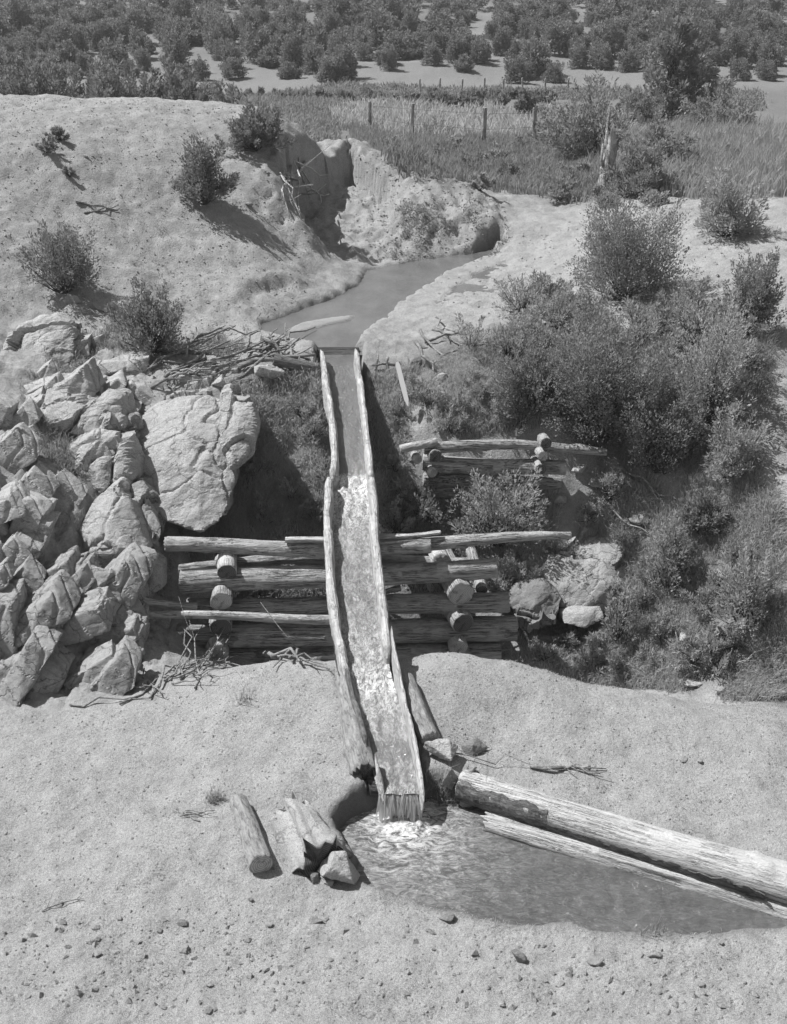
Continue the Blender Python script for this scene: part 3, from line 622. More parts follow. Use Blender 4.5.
bark_strip(big, a, b, .165, .205, .0, .27, 135, 265, 1, 'bark'); bark_strip(big, a, b, .165, .205, .27, .85, 185, 270, 3, 'bark')
p, q_ = P(488,819,-.10), P(840,920,-.10)
lo2 = log('log', p, q_, .17, .19, 'slab', 'cut_dark', 56, None, rough=.2, bend=.006, flat=.45, endj=.15); tag(lo2, 'low flat log half sunk in the water under the long peeled log', 'log')
# broken stump log on the left edge of the pool
p, q_ = P(292,812,.12), P(322,862,.1)
lg = log('log', p, q_, .17, .24, 'rock', 'cut_dark', 57, None, rough=.55, bend=.03, endj=.22); tag(lg, 'broken hollow log end at the left edge of the pool', 'log')
# ------------------------------------------------------------------ rocks
def hullrock(name, pts, mat, seed, label, group=None, vox=.04, amp=.03, cat='rock', fr=2.0, strat=0, fc=0):
    bm = bmesh.new()
    for p in pts: bm.verts.new(p)
    bmesh.ops.convex_hull(bm, input=bm.verts)
    c = sum((Vector(p) for p in pts), Vector())/len(pts)
    me = bpy.data.meshes.new(name); bm.to_mesh(me); bm.free()
    o = bpy.data.objects.new(name, me); C.objects.link(o)
    md = o.modifiers.new('r', 'REMESH'); md.mode = 'VOXEL'; md.voxel_size = vox
    dg = bpy.context.evaluated_depsgraph_get(); me2 = bpy.data.meshes.new_from_object(o.evaluated_get(dg)); o.modifiers.clear(); o.data = me2
    n_ = len(me2.vertices); co = np.empty(n_*3); me2.vertices.foreach_get('co', co); co = co.reshape(-1, 3)
    nm = np.empty(n_*3); me2.vertices.foreach_get('normal', nm); nm = nm.reshape(-1, 3)
    x, y, z = co.T
    d = amp*fbm(x*fr+seed, y*fr, z*fr, o=5, gain=.55)
    if fc: d = d+fc*facet(x, y, z, int(seed) % 50, small=.25 if fc < .95 else .8)
    if strat:
        s_ = (x*.62+z*.78)*3.4+.6*perlin(x*1.2, y*1.2, z+seed); d = d+strat*((s_-np.floor(s_))-.5)*(.6+.8*perlin(x*2, y*2, z*2))
        s3 = (x*.5-z*.6+y*.7)*4.1+.7*perlin(x*1.7+5, y*1.2, z+seed); d = d-strat*.9*np.exp(-((s3-np.round(s3))/.09)**2)
    co = co+nm*d[:, None]-np.array(c); me2.vertices.foreach_set('co', co.reshape(-1)); me2.materials.clear(); me2.materials.append(MT[mat]); me2.update()
    o.matrix_basis = Matrix.Translation(c); return tag(o, label, cat, group)
def prock(name, outline, Y0, depth, bulge, mat, seed, label, tilt=.0, **k):
    """outline in pixels at distance Y0 (+tilt per px of height above the lowest point); bulge: list of (px,py,towards) nearer points"""
    ymax = max(b for a, b in outline); pts = []
    for a, b in outline:
        Y = Y0+(ymax-b)*tilt; pts.append(PY(a, b, Y)); q = PY(a, b, Y); q.y += depth; q.z -= depth*.25; pts.append(q)
    for a, b, dn in bulge: pts.append(PY(a, b, Y0+(ymax-b)*tilt-dn))
    return hullrock(name, pts, mat, seed, label, **k)
T = .014
prock('boulder', [(128,440),(140,412),(175,394),(205,393),(232,402),(238,430),(235,475),(228,515),(200,532),(165,520),(140,492),(128,462)], 14.75, 1.0, [(180,425,.25),(200,470,.3),(165,460,.28),(150,440,.15),(215,430,.15)], 'rock', 1, 'big smooth pale boulder to the left of the grassy slope', tilt=.0155, vox=.028, amp=.03, fc=.22)
prock('boulder', [(224,394),(246,398),(253,424),(246,455),(230,470),(222,430)], 15.3, .7, [(238,425,.08)], 'rock', 20, 'narrow rock against the right flank of the big smooth boulder', tilt=T, vox=.03, amp=.03, fc=.4)
prock('boulder', [(80,530),(97,498),(118,482),(128,500),(146,548),(128,566),(104,570),(86,556)], 13.9, .8, [(110,520,.2),(98,548,.25),(125,548,.2)], 'rock', 2, 'angular pale block with a pointed top left of the crib', tilt=.010, vox=.025, amp=.02, fc=.2)
prock('rock_outcrop', [(20,618),(48,590),(90,572),(118,585),(128,615),(124,650),(108,690),(60,703),(10,700)], 12.15, 1.3, [(70,620,.25),(95,640,.3),(50,660,.3)], 'crag', 3, 'deeply fractured dark rock face at the lower left', tilt=.011, vox=.024, amp=.04, fc=1.0, cat='rock')
prock('boulder', [(118,640),(140,618),(165,612),(186,640),(190,680),(160,706),(128,700)], 12.75, .8, [(150,655,.12),(160,680,.15)], 'rock', 4, 'smooth rock slab between the fractured rock face and the crib', tilt=.012, vox=.03, amp=.025)
prock('rock_outcrop', [(15,470),(40,445),(66,452),(78,480),(66,520),(40,545),(10,560)], 14.0, 1.0, [(45,490,.2)], 'rock', 5, 'rounded rock shoulder at the left edge above the fractured face', tilt=T, vox=.035, amp=.05, fc=.7)
prock('rock_outcrop', [(20,330),(45,318),(72,322),(76,350),(60,385),(30,405),(5,395)], 17.2, 1.2, [(45,350,.2)], 'rock', 6, 'pale rock outcrop at the left edge under the overhanging bush', tilt=T, vox=.04, amp=.05, fc=.7)
prock('boulder', [(66,410),(90,392),(118,398),(122,425),(100,440),(72,435)], 15.8, .8, [(95,415,.15)], 'rock', 7, 'low pale rock between the left edge and the big smooth boulder', tilt=T, vox=.04, amp=.05, fc=.7)
prock('boulder', [(84,452),(100,438),(122,445),(124,475),(100,492),(84,480)], 15.0, .8, [(104,465,.12)], 'rock', 8, 'broken pale rock above the angular pointed block', tilt=T, vox=.035, amp=.05, fc=.7)
prock('boulder', [(128,485),(140,478),(150,500),(164,525),(160,545),(148,545),(136,515)], 14.3, .5, [(146,515,.1)], 'crag', 9, 'narrow cracked rock right of the angular pointed block', tilt=T, vox=.03, amp=.03, fc=.7)
prock('boulder', [(144,570),(152,555),(162,565),(162,590),(146,597)], 13.7, .4, [(153,578,.06)], 'rock', 10, 'small upright rock between the cliff and the crib poles', tilt=T, vox=.025, amp=.015)
prock('rock_outcrop', [(42,560),(60,535),(86,540),(100,562),(84,585),(48,600)], 13.3, .9, [(70,565,.15)], 'crag', 11, 'cracked rock ledge under the angular pointed block', tilt=T, vox=.03, amp=.04, fc=.7)
prock('boulder', [(112,425),(130,418),(138,440),(132,470),(116,462)], 15.3, .5, [(125,445,.08)], 'crag', 12, 'dark cracked rock against the left flank of the big smooth boulder', tilt=T, vox=.035, amp=.03, fc=.7)
prock('rock_outcrop', [(-30,560),(-20,520),(20,545),(60,575),(60,640),(30,700),(-30,700)], 12.9, 1.4, [(0,620,.3),(30,600,.2)], 'crag', 17, 'fractured cliff foot at the far left edge', tilt=.011, vox=.03, amp=.04, fc=1.0)
prock('rock_outcrop', [(60,640),(90,560),(112,580),(130,600),(118,660),(100,700),(70,704)], 12.3, .9, [(100,640,.12)], 'crag', 18, 'jointed rib of rock at the right end of the fractured face', tilt=.012, vox=.024, amp=.03, fc=.9)
prock('rock_outcrop', [(-30,480),(-30,400),(30,392),(70,400),(90,440),(60,470),(10,500)], 15.2, 1.2, [(30,440,.3)], 'rock', 19, 'broad jointed rock wall at the left edge above the rounded shoulder', tilt=T, vox=.035, amp=.04, fc=1.0)
rs = np.random.default_rng(21)
def blockrock(px, py, w_, h_, ang, seed, mat, label, grp):
    """angular block: perturbed box, long side along the bedding"""
    p = G(px, py); m = mpp(p); ca, sa = math.cos(ang), math.sin(ang); r2 = np.random.default_rng(seed+900); pts = []
    for sx in (-1, 1):
        for sy in (-1, 1):
            for sz in (-1, 1):
                k = r2.random(3)*.30; a_ = sx*w_/2*(1-k[0]); b_ = sz*h_/2*(1-k[1]); y = sy*(w_+h_)/4*(1-k[2]*.6)
                pts.append(p+Vector(((a_*ca-b_*sa)*m, (y*.8)*m+(-a_*sa-b_*ca)*m*-.35+.46*h_*m, (a_*sa+b_*ca)*m*.95)))
    for _ in range(2):
        v_ = r2.normal(size=3); v_ /= np.linalg.norm(v_); pts.append(p+Vector((v_[0]*w_*.48*m, v_[1]*w_*.4*m+.46*h_*m, v_[2]*h_*.5*m)))
    return hullrock('rock', pts, mat, seed, label, grp, vox=max(.016, (w_+h_)*m/80), amp=(w_+h_)*m*.014, fr=3/((w_+h_)*m+.2), strat=(w_+h_)*m*.018)
ZN = [([(30,312),(110,318),(150,380),(110,400),(20,400)], 9, 42, .15, 'rock on the pale outcrop beneath the bush at the left edge'),
      ([(-25,398),(120,398),(118,440),(90,500),(70,560),(-25,570)], 20, 58, .85, 'angular rock of the outcrop left of the big smooth boulder'),
      ([(-25,560),(60,550),(130,560),(125,650),(105,695),(-25,700)], 24, 64, .85, 'slanting block of the fractured rock face at lower left'),
      ([(145,380),(235,372),(240,392),(210,392),(140,402)], 6, 24, .1, 'rock along the ledge above the big smooth boulder'),
      ([(120,560),(170,530),(180,570),(188,620),(150,612),(128,600)], 6, 22, 1.0, 'small block between the angular pointed block and the crib')]
for zi, (poly_, n_, sz_, ang_, lab_) in enumerate(ZN):
    pa = np.array(poly_, float); c_ = 0; lo_, hi_ = pa.min(0), pa.max(0)
    while c_ < n_:
        a_ = lo_[0]+(hi_[0]-lo_[0])*rs.random(); b_ = lo_[1]+(hi_[1]-lo_[1])*rs.random()
        if psd(np.array([a_]), np.array([b_]), pa)[0] < 0: continue
        c_ += 1; blockrock(a_, b_, sz_*(.5+1.5*rs.random()**1.5), sz_*(.28+.5*rs.random()), ang_+rs.normal()*.5, 1000+zi*100+c_, 'crag' if zi == 2 else 'rock', lab_, lab_.replace('rock ', 'rocks ', 1).replace('block ', 'blocks ', 1))
# rocks on the right of the gully
prock('boulder', [(545,590),(560,552),(578,522),(612,514),(648,562),(652,598),(620,610),(575,612)], 14.4, 1.0, [(595,560,.1),(610,585,.2)], 'crag', 13, 'layered dark rock ledge in the gully beyond the end of the crib', tilt=T, vox=.035, amp=.04, fc=.7)
prock('boulder', [(508,600),(520,582),(548,578),(565,598),(560,625),(530,635),(510,625)], 13.9, .8, [(535,605,.15)], 'rock_dark', 14, 'grey boulder just right of the ends of the crib logs', tilt=T, vox=.028, amp=.05, fc=.7)
prock('boulder', [(556,530),(570,512),(600,508),(610,522),(592,532)], 15.7, .7, [(585,520,.1)], 'crag', 15, 'pale sloping rock above the layered dark ledge', tilt=T, vox=.035, amp=.03, fc=.7)
prock('boulder', [(560,612),(575,604),(600,606),(604,618),(585,628),(564,624)], 14.1, .5, [(580,614,.08)], 'rock', 16, 'small pale rock at the foot of the layered dark ledge', tilt=T, vox=.025, amp=.02)
def stone(px, py, w_, h_, mat, seed, label, group=None, dpt=.8, name='stone', sink=.25):
    p = G(px, py); m = mpp(p); rs = np.random.default_rng(seed+500); pts = []
    for i in range(11):
        v = rs.normal(size=3); v /= np.linalg.norm(v); v[2] = np.clip(v[2], -.8, .75); pts.append(p+Vector((v[0]*w_*m/2, v[1]*w_*m/2*dpt, v[2]*h_*m/2*1.1+h_*m/2*(1-sink*2))))
    return hullrock(name, pts, mat, seed, label, group, vox=max(.007, w_*m/34), amp=w_*m*.03, cat='stone', fr=3/(w_*m+.1))
for i, (a_, b_, w__, h__) in enumerate([(600,485,26,12),(580,470,22,10),(640,520,30,12),(655,560,22,12),(690,560,26,12),(590,640,26,14),(640,640,24,12),(625,610,24,14),(575,655,22,12),(690,640,26,14),(720,655,24,12),(545,640,24,12),(660,660,26,12),(720,575,24,10),(560,500,22,10),(660,500,22,10),(725,690,24,12),(690,684,26,12),(655,676,20,9)]):
    stone(a_, b_, w__, h__, 'rock' if i % 2 else 'crag', 130+i, 'weathered rock half buried among the grass on the right side of the gully', 'rocks among the grass on the right side of the gully', name='rock', sink=.3)
stone(440,760,42,20,'rock',31,'flat pale stone lying against the right side of the flume end', sink=-.1)
stone(447,784,22,30,'rock_small',32,'upright pale stone wedged below the flat stone by the flume end')
stone(474,750,32,16,'rock_dark',33,'dark slanted stone behind the head of the long peeled log')
stone(466,772,24,14,'rock_small',34,'pale stone at the head of the long peeled log')
stone(466,800,34,20,'rock_small',35,'wet stone at the water edge under the head of the long log')
stone(342,876,50,40,'rock',36,'rough stone beside the broken log at the pool')
stone(312,880,18,12,'rock_dark',37,'small dark stone tucked under the broken log at the pool')
stone(330,884,14,8,'rock_small',38,'small stone in front of the broken log at the pool')
stone(448,918,20,9,'rock_dark',39,'dark stone on the near bank of the pool')
stone(515,960,24,14,'rock_dark',40,'tilted dark stone below the pool near the bottom of the picture')
stone(316,922,16,9,'rock_small',41,'small stone on bare ground between the sawn log and the bottom edge')
stone(183,924,14,6,'rock_dark',42,'flat dark stone on the bare ground at lower left')
stone(160,932,8,7,'rock_small',43,'tiny rounded stone left of the flat dark stone')
stone(184,950,14,8,'rock_small',431,'pale stone below the flat dark stone')
stone(268,378,36,18,'rock',44,'pale block under the driftwood left of the flume head',sink=.1)
stone(220,385,20,16,'rock',45,'pale rock above the big smooth boulder')
stone(442,380,20,12,'rock',46,'square pale stone on the slope right of the flume head')
stone(436,392,26,7,'rock_small',47,'flat pale stone just below the square pale stone')
stone(412,366,24,14,'rock_dark',48,'dark rounded rock beside the white stake')
stone(76,302,22,14,'rock_small',49,'pale stone under the bush at the left edge')
stone(104,308,26,12,'rock_small',50,'flat stone on top of the rock outcrop at left')
stone(690,862,12,5,'rock_small',51,'small pale stone beyond the long peeled log') if False else None
stone(594,962,18,8,'rock_small',52,'low stone near the bottom edge right of the tilted dark stone')
stone(654,956,18,8,'rock_small',53,'low stone on the near bank under the right half of the pool')
stone(86,157,8,5,'rock_small',54,'small pale stone high on the dusty hill')
stone(249,205,10,6,'rock_small',55,'pale stone right of the round bush on the hill')
for i, (a_, b_) in enumerate([(700,762),(684,760),(587,768),(640,932),(720,944),(250,900),(120,920),(60,905),(96,928),(210,985),(330,960),(380,985),(455,975),(560,985),(700,985),(270,925)]):
    stone(a_, b_, 7+(i*5) % 6, 5, 'rock_small', 70+i, 'small loose stone scattered on the bare near ground', 'small loose stones on the near ground')
# ------------------------------------------------------------------ gravel (uncountable)
def gravel(name, spots, size, label, mat='rock_small'):
    v6 = np.array([(1,0,0),(-1,0,0),(0,1,0),(0,-1,0),(0,0,1),(0,0,-1)], float); f8 = np.array([(0,2,4),(2,1,4),(1,3,4),(3,0,4),(2,0,5),(1,2,5),(3,1,5),(0,3,5)])
    V_ = []
    for (x, y) in spots:
        r = size*(.35+rng.random()**3*1.6); q = v6*(r*(.6+.5*rng.random(3)))*np.array([1, 1, .65])+rng.normal(size=(6, 3))*r*.18; a_ = rng.random()*6.28
        c_, s_ = math.cos(a_), math.sin(a_); q = q@np.array([[c_, s_, 0], [-s_, c_, 0], [0, 0, 1]]); q += np.array([x, y, GZ(x, y)+r*.15]); V_.append(q[f8])
    return tag(quads(name, np.concatenate(V_), MT[mat], k=3), label, 'gravel', kind='stuff')
def scatter(n_, pxpoly, cond=None):
    poly = wpoly(pxpoly, hf); lo, hi = poly.min(0), poly.max(0); out = []
    while len(out) < n_:
        x = lo[0]+(hi[0]-lo[0])*rng.random(n_*3); y = lo[1]+(hi[1]-lo[1])*rng.random(n_*3); k = psd(x, y, poly) > 0
        k &= (psd(x, y, poolw) < -.05) & (psd(x, y, ditchw) < -.03)
        if cond: k &= cond(x, y)
        out += list(zip(x[k], y[k]))
    return out[:n_]
FGP = [(-60,1015),(850,1015),(850,715),(743,703),(560,672),(470,652),(345,662),(235,670),(120,708),(-60,708)]
clear_fl = lambda x, y: (x < XL(y)-.15) | (x > XR(y)+.15) | (y < 9.4)
gravel('gravel', scatter(11000, FGP, clear_fl), .0105, 'fine gravel strewn over the bare near ground')
gravel('gravel', scatter(750, [(-60,925),(300,915),(420,925),(560,950),(700,950),(850,935),(850,1015),(-60,1015)]), .024, 'clods and small stones along the bottom of the near ground')
HILLP = [(-60,98),(200,106),(285,118),(290,160),(340,255),(300,300),(250,330),(180,345),(60,312),(-60,312)]
gravel('gravel', scatter(8000, HILLP), .017, 'loose gravel on the dusty hill')
gravel('gravel', scatter(2600, [(345,150),(505,208),(508,245),(450,255),(375,262),(350,215)]), .024, 'rubble on the face of the rounded bank by the ditch')
gravel('gravel', scatter(1500, [(440,300),(430,270),(510,235),(600,215),(640,205),(760,230),(740,290),(640,330),(520,330)]), .025, 'loose gravel along the ditch and the right slope')
gravel('gravel', scatter(2200, [(250,388),(372,372),(480,430),(560,500),(760,480),(760,690),(540,655),(300,560),(170,530),(60,430),(60,330),(200,345)]), .025, 'stones and rubble on the gully sides')
# ------------------------------------------------------------------ plants
def sprigs(cent, n_per, spread, length, width, rs, up=.5, outc=None, base=None):
    """elongated leaf faces around cluster centres (numpy)"""
    m = len(cent); c = np.repeat(cent, n_per, 0); N = len(c); off = rs.normal(size=(N, 3)); off /= np.linalg.norm(off, axis=1)[:, None]
    p = c+off*(spread*rs.random((N, 1))**.6)*np.array([1, 1, .85])
    d = off*.8+rs.normal(size=(N, 3))*.5+np.array([0, 0, up])
    if outc is not None:
        o = c-outc; o /= np.linalg.norm(o, axis=1)[:, None]+1e-6; d += o*.6
    d /= np.linalg.norm(d, axis=1)[:, None]; s = np.cross(d, rs.normal(size=(N, 3))); s /= np.linalg.norm(s, axis=1)[:, None]+1e-9
    L = length*(.6+.8*rs.random((N, 1))); W = width*(.6+.8*rs.random((N, 1)))
    return np.stack([p-s*W*.35, p+d*L*.5-s*W*.5, p+d*L, p+d*L*.45+s*W*.5], 1)
def bush_geo(w_, h_, seed, dense=1.0, leaf=.05, lw=.022, ncl=150, per=26, stems=9, shape='bush', spread=.13):
    """foliage in plumes: ncl*per leaves shared out over elongated sprays that point outward and up"""
    rs = np.random.default_rng(seed); paths = []; tot = int(ncl*per*1.35); npl = max(10, int(tot/70)); bases = []; tips = []
    if shape == 'tree': paths.append(([(0, 0, -.1), (.02*w_, 0, h_*.3), (0, .02*w_, h_*.62), (0.01, 0, h_*.95)], .045*h_*.8, .008))
    for i in range(npl):
        az = rs.random()*2*math.pi
        if shape == 'tree':
            t = .08+.92*rs.random()**.8; rad = (1-t)**.6*w_*.5*(.6+.6*rs.random())+.02*w_
            rad *= 1+.3*math.sin(az*3+seed)+.25*math.sin(az*5+seed*2+t*9)
            tip = np.array((math.cos(az)*rad, math.sin(az)*rad, t*h_)); b = np.array((tip[0]*.3, tip[1]*.3, tip[2]-.06*h_-.3*rad))
        else:
            el = math.asin(min(1, rs.random()**.8)); k = (.55+.5*rs.random()**.7)*(1+.18*math.sin(az*3+seed)+.13*math.sin(az*7+seed*3)+.16*math.sin(el*7+seed))
            tip = np.array((math.cos(az)*math.cos(el)*w_/2*k, math.sin(az)*math.cos(el)*w_/2*k, h_*(.12+.86*math.sin(el)*min(k, 1.15))))
            b = tip*np.array([.45, .45, .5]); b[2] = max(b[2]-.05*h_, 0)
            if rs.random() < .25: tip[2] *= 1.08
        bases.append(b); tips.append(tip)
        if i % max(1, npl//(stems*3)) == 0:
            mid = b*.6+rs.normal(size=3)*.03*w_; mid[2] = abs(mid[2]); paths.append(([(0, 0, b[2]*.5 if shape == 'tree' else -.04), tuple(mid), tuple(b), tuple(tip*.93)], .012*h_+.005, .003))
    bases, tips = np.array(bases), np.array(tips); ax = tips-bases; Ln = np.linalg.norm(ax, axis=1)+1e-6
    cnt = np.maximum(12, (tot*(Ln/Ln.sum()))).astype(int); ii = np.repeat(np.arange(npl), cnt); N = len(ii)
    t = rs.random(N)**.75*1.08; rad = spread*.62*min(w_, h_)*(.25+np.sin(np.clip(t, 0, 1)*math.pi*.9)**.8)*(1-.55*t)*np.repeat(.6+.9*rs.random(npl), cnt)
    o = rs.normal(size=(N, 3)); a_ = ax[ii]/Ln[ii][:, None]; o -= a_*(o*a_).sum(1)[:, None]; o /= np.linalg.norm(o, axis=1)[:, None]
    p = bases[ii]+ax[ii]*t[:, None]+o*(rad*rs.random(N)**.45)[:, None]
    d = a_*.8+o*.75+rs.normal(size=(N, 3))*.35+np.array([0, 0, .35]); d /= np.linalg.norm(d, axis=1)[:, None]
    s_ = np.cross(d, o+rs.normal(size=(N, 3))*.5); s_ /= np.linalg.norm(s_, axis=1)[:, None]+1e-9
    L = leaf*(.5+.9*rs.random((N, 1))); W = lw*(.6+.8*rs.random((N, 1)))
    Q = np.stack([p-s_*W*.3, p+d*L*.5-s_*W*.5, p+d*L, p+d*L*.45+s_*W*.5], 1)
    return Q, paths
def plant(px, py, wpx, hpx, seed, mat, label, cat='bush', name='bush', group=None, shape='bush', lean=None, **k):
    """px,py = base on the ground in the picture; wpx,hpx its size"""
    p = G(px, py); m = mpp(p); w_, h_ = wpx*m*(1.08 if shape == 'bush' else 1), hpx*m*1.02
    Q, paths = bush_geo(w_, h_, seed, shape=shape, **k); Q[..., 2] = np.maximum(Q[..., 2], -.05)
    e = empty(name, p, label, cat, group); mw = Matrix.Translation(p)
    quads('foliage', Q, MT[mat], e, mw); v, f = tubes(paths); mk('trunk' if shape == 'tree' else 'stems', v, f, MT['twig'], e, mw)
    return e
J = dict(leaf=.05, lw=.022, ncl=260, per=42, spread=.15)
W_ = dict(leaf=.06, lw=.02, ncl=170, per=30, spread=.17)
plant(205,203,56,58,1,'juniper','round bush standing alone in the middle of the dusty hill', leaf=.07, lw=.03, ncl=200, per=34)
plant(256,150,58,40,2,'juniper','wide bush at the top of the dusty hill beside the cut bank', leaf=.08, lw=.033, ncl=200, per=34)
plant(66,292,74,74,3,'juniper','bush at the left edge above the rock outcrop', leaf=.06, lw=.024, ncl=200, per=30)
plant(154,352,70,66,4,'juniper','dark bush behind the pile of dead branches at left', leaf=.06, lw=.024, ncl=200, per=26)
plant(60,140,20,13,5,'juniper','small bush near the top of the dusty hill', leaf=.06, lw=.02, ncl=50, per=20)
plant(48,153,18,14,6,'juniper','small dark bush at the left edge of the dusty hill', leaf=.06, lw=.02, ncl=50, per=20)
plant(70,176,20,9,7,'juniper','low scraggly plant low on the left of the dusty hill', leaf=.05, lw=.02, ncl=30, per=14)
plant(623,300,112,104,8,'juniper','bushy juniper with a dark shadow in front of the pale path', 'juniper', 'juniper', **dict(J, leaf=.055, ncl=420))
plant(600,436,126,126,9,'juniper','largest juniper spreading above the smaller crib', 'juniper', 'juniper', **dict(J, ncl=560, per=44, spread=.13))
plant(655,470,78,110,10,'juniper','juniper on the slope just right of the largest juniper', 'juniper', 'juniper', **J)
plant(530,412,66,72,11,'juniper','juniper bush left of the largest juniper above the smaller crib', 'juniper', 'juniper', **J)
plant(706,420,90,110,12,'bush','pale grey bush filling the right side below the slope', **dict(W_, ncl=260, per=30))
plant(748,335,64,72,13,'juniper','juniper cut by the right edge beside the pale slope', 'juniper', 'juniper', **J)
plant(730,476,62,62,14,'bush','pale feathery bush at the right edge below the grey bush', **W_)
plant(497,545,96,84,15,'bush','pale leafy bush growing between the two cribs', **dict(W_, ncl=220, per=26, leaf=.065))
plant(512,600,50,46,16,'bush','small leafy bush behind the right end of the big crib', **W_)
plant(702,533,50,40,17,'juniper','low dark bush in the shade under the right junipers', **dict(J, ncl=120))
plant(668,590,40,72,18,'bush','slender pale bush on the right gully slope', **dict(W_, ncl=110))
plant(617,645,42,76,19,'bush','thin pale sapling in the gully bottom beside the layered rock', **dict(W_, ncl=70, per=18))
plant(742,625,66,80,20,'bush','pale bush at the right edge above the gully bottom', **dict(W_, ncl=160))
plant(726,235,72,58,21,'bush','grey bush at the right edge above the pale path', **dict(W_, leaf=.09, lw=.03, ncl=160))
plant(520,312,60,40,22,'bush','low straggly bush on the ditch bank left of the round juniper', **dict(W_, ncl=110, per=18))
plant(552,330,54,40,23,'bush','low bush between the ditch bank and the largest juniper', **dict(W_, ncl=110, per=20))
plant(470,350,60,34,24,'bush','thin low bush beside the fallen dead branches', **dict(W_, ncl=60, per=12))
plant(640,345,74,44,25,'bush','low pale bush directly below the round juniper', **dict(W_, ncl=140, per=24))
plant(590,345,54,44,251,'juniper','small juniper bush above the largest juniper', **dict(J, ncl=130, per=24))
plant(690,345,60,46,26,'bush','pale bush on the slope under the shadow of the round juniper', **dict(W_, ncl=120, per=24))
plant(640,690,50,36,27,'bush','low bush hanging over the near lip of the gully at right', **dict(W_, ncl=70, per=18)) if False else None
plant(700,660,60,36,28,'bush','low tangled bush on the gully floor at right', **dict(W_, ncl=90, per=20))
plant(345,590,40,52,29,'juniper','leafy plant rooted under the left side of the flume', **dict(W_, ncl=60, per=18))
plant(392,535,52,44,30,'bush','leafy weed under the right side of the flume above the crib', **dict(W_, ncl=90, per=20))
plant(425,520,60,44,31,'juniper','dark weed in the shadow of the flume below the smaller crib', **dict(W_, ncl=90, per=20))
for i, (a_, b_) in enumerate([(250,420),(300,415),(312,440),(255,475),(290,500),(262,525),(315,520)]):
    plant(a_, b_, 24+(i*7) % 16, 20+(i*5) % 14, 500+i, 'bush' if i % 3 else 'willow', 'tufted weed clump on the grassy slope left of the flume', group='weed clumps on the slope left of the flume', leaf=.06, lw=.014, ncl=40, per=24, spread=.22)
for i, (a_, b_) in enumerate([(400,420),(430,405),(455,415),(480,400),(500,420),(470,385),(520,430),(450,432),(415,395),(490,372),(395,470),(405,500)]):
    plant(a_, b_, 24+(i*7) % 16, 16+(i*5) % 12, 530+i, 'bush' if i % 3 else 'willow', 'tufted weed clump on the slope between the flume and the largest juniper', group='weed clumps right of the flume', leaf=.06, lw=.014, ncl=36, per=22, spread=.22)
for i, (a_, b_) in enumerate([(560,560),(590,520),(625,540),(645,585),(680,560),(700,610),(640,615),(600,650),(570,650),(660,640),(690,655),(715,675),(730,650),(650,665),(625,670),(590,670),(740,560),(720,590),(545,660),(610,500)]):
    plant(a_, b_, 26+(i*7) % 20, 18+(i*5) % 16, 560+i, 'bush' if i % 2 else 'willow', 'weedy bush among the grass of the right gully slope', group='weedy bushes on the right gully slope', leaf=.06, lw=.016, ncl=44, per=24, spread=.2)
for i, (a_, b_) in enumerate([(545,300),(570,315),(530,345),(660,330),(690,310),(710,345),(735,370),(510,360),(670,362)]):
    plant(a_, b_, 40+(i*7) % 24, 26+(i*5) % 18, 600+i, 'bush' if i % 3 else 'juniper', 'feathery pale bush in the brush that spreads above the largest juniper', group='brush above the largest juniper', leaf=.07, lw=.02, ncl=80, per=24, spread=.2)
# meadow and middle distance
BG = 'bushes across the meadow'
plant(668,128,92,98,40,'juniper_far','tall tree rising above the meadow at upper right', 'tree', 'tree', shape='tree', leaf=.22, lw=.09, ncl=260, per=26, spread=.06)
plant(648,175,70,50,41,'willow','bushy thicket at the foot of the tall tree', leaf=.14, lw=.05, ncl=150, per=26)
plant(590,160,90,70,42,'willow','wide thicket left of the tall tree', leaf=.16, lw=.06, ncl=220, per=26)
plant(560,150,60,36,43,'willow','low thicket behind the rightmost fence post', leaf=.16, lw=.06, ncl=120, per=22)
plant(646,196,60,48,44,'willow','tall weeds and bush right of the dead stump', leaf=.12, lw=.04, ncl=150, per=24)
plant(527,119,30,27,45,'juniper_far','dark round juniper at the far edge of the meadow', 'juniper', 'juniper', leaf=.2, lw=.1, ncl=120, per=26)
plant(640,130,50,40,46,'willow','bush between the wide thicket and the tall tree', leaf=.16, lw=.06, ncl=120, per=22)
plant(715,135,70,44,47,'willow','thicket on the far side of the meadow at the right edge', leaf=.16, lw=.06, ncl=150, per=22)
for i, (a_, b_, c_, d_) in enumerate([(448,106,26,12),(470,108,22,11),(500,108,20,10),(430,104,20,9),(390,102,26,8),(350,101,30,9),(470,100,22,9),(320,100,34,8),(285,99,34,8),(255,99,30,8),(410,106,26,11),(436,101,26,10),(488,101,26,11),(515,99,20,9),(545,103,26,10),(370,98,22,7)]):
    plant(a_, b_, c_, d_, 60+i, 'juniper_far', 'low dark bush in the hedge row along the far edge of the field', group='hedge row bushes at the far edge of the field', leaf=.25, lw=.12, ncl=50, per=18)
for i in range(22):
    a_ = [395, 430, 455, 470, 495, 510, 530, 548, 560, 575, 585, 560, 520, 640, 665, 690, 700, 730, 655, 600, 480, 440][i]; b_ = [150, 160, 150, 172, 160, 182, 170, 186, 175, 190, 178, 200, 152, 180, 190, 170, 190, 165, 205, 205, 190, 138][i]
    plant(a_, b_, 26+(i*7) % 14, 14+(i*5) % 10, 400+i, 'willow' if i % 2 else 'bush', 'low leafy weed clump growing in the meadow grass', group='weed clumps in the meadow', leaf=.12, lw=.04, ncl=40, per=20, spread=.2)
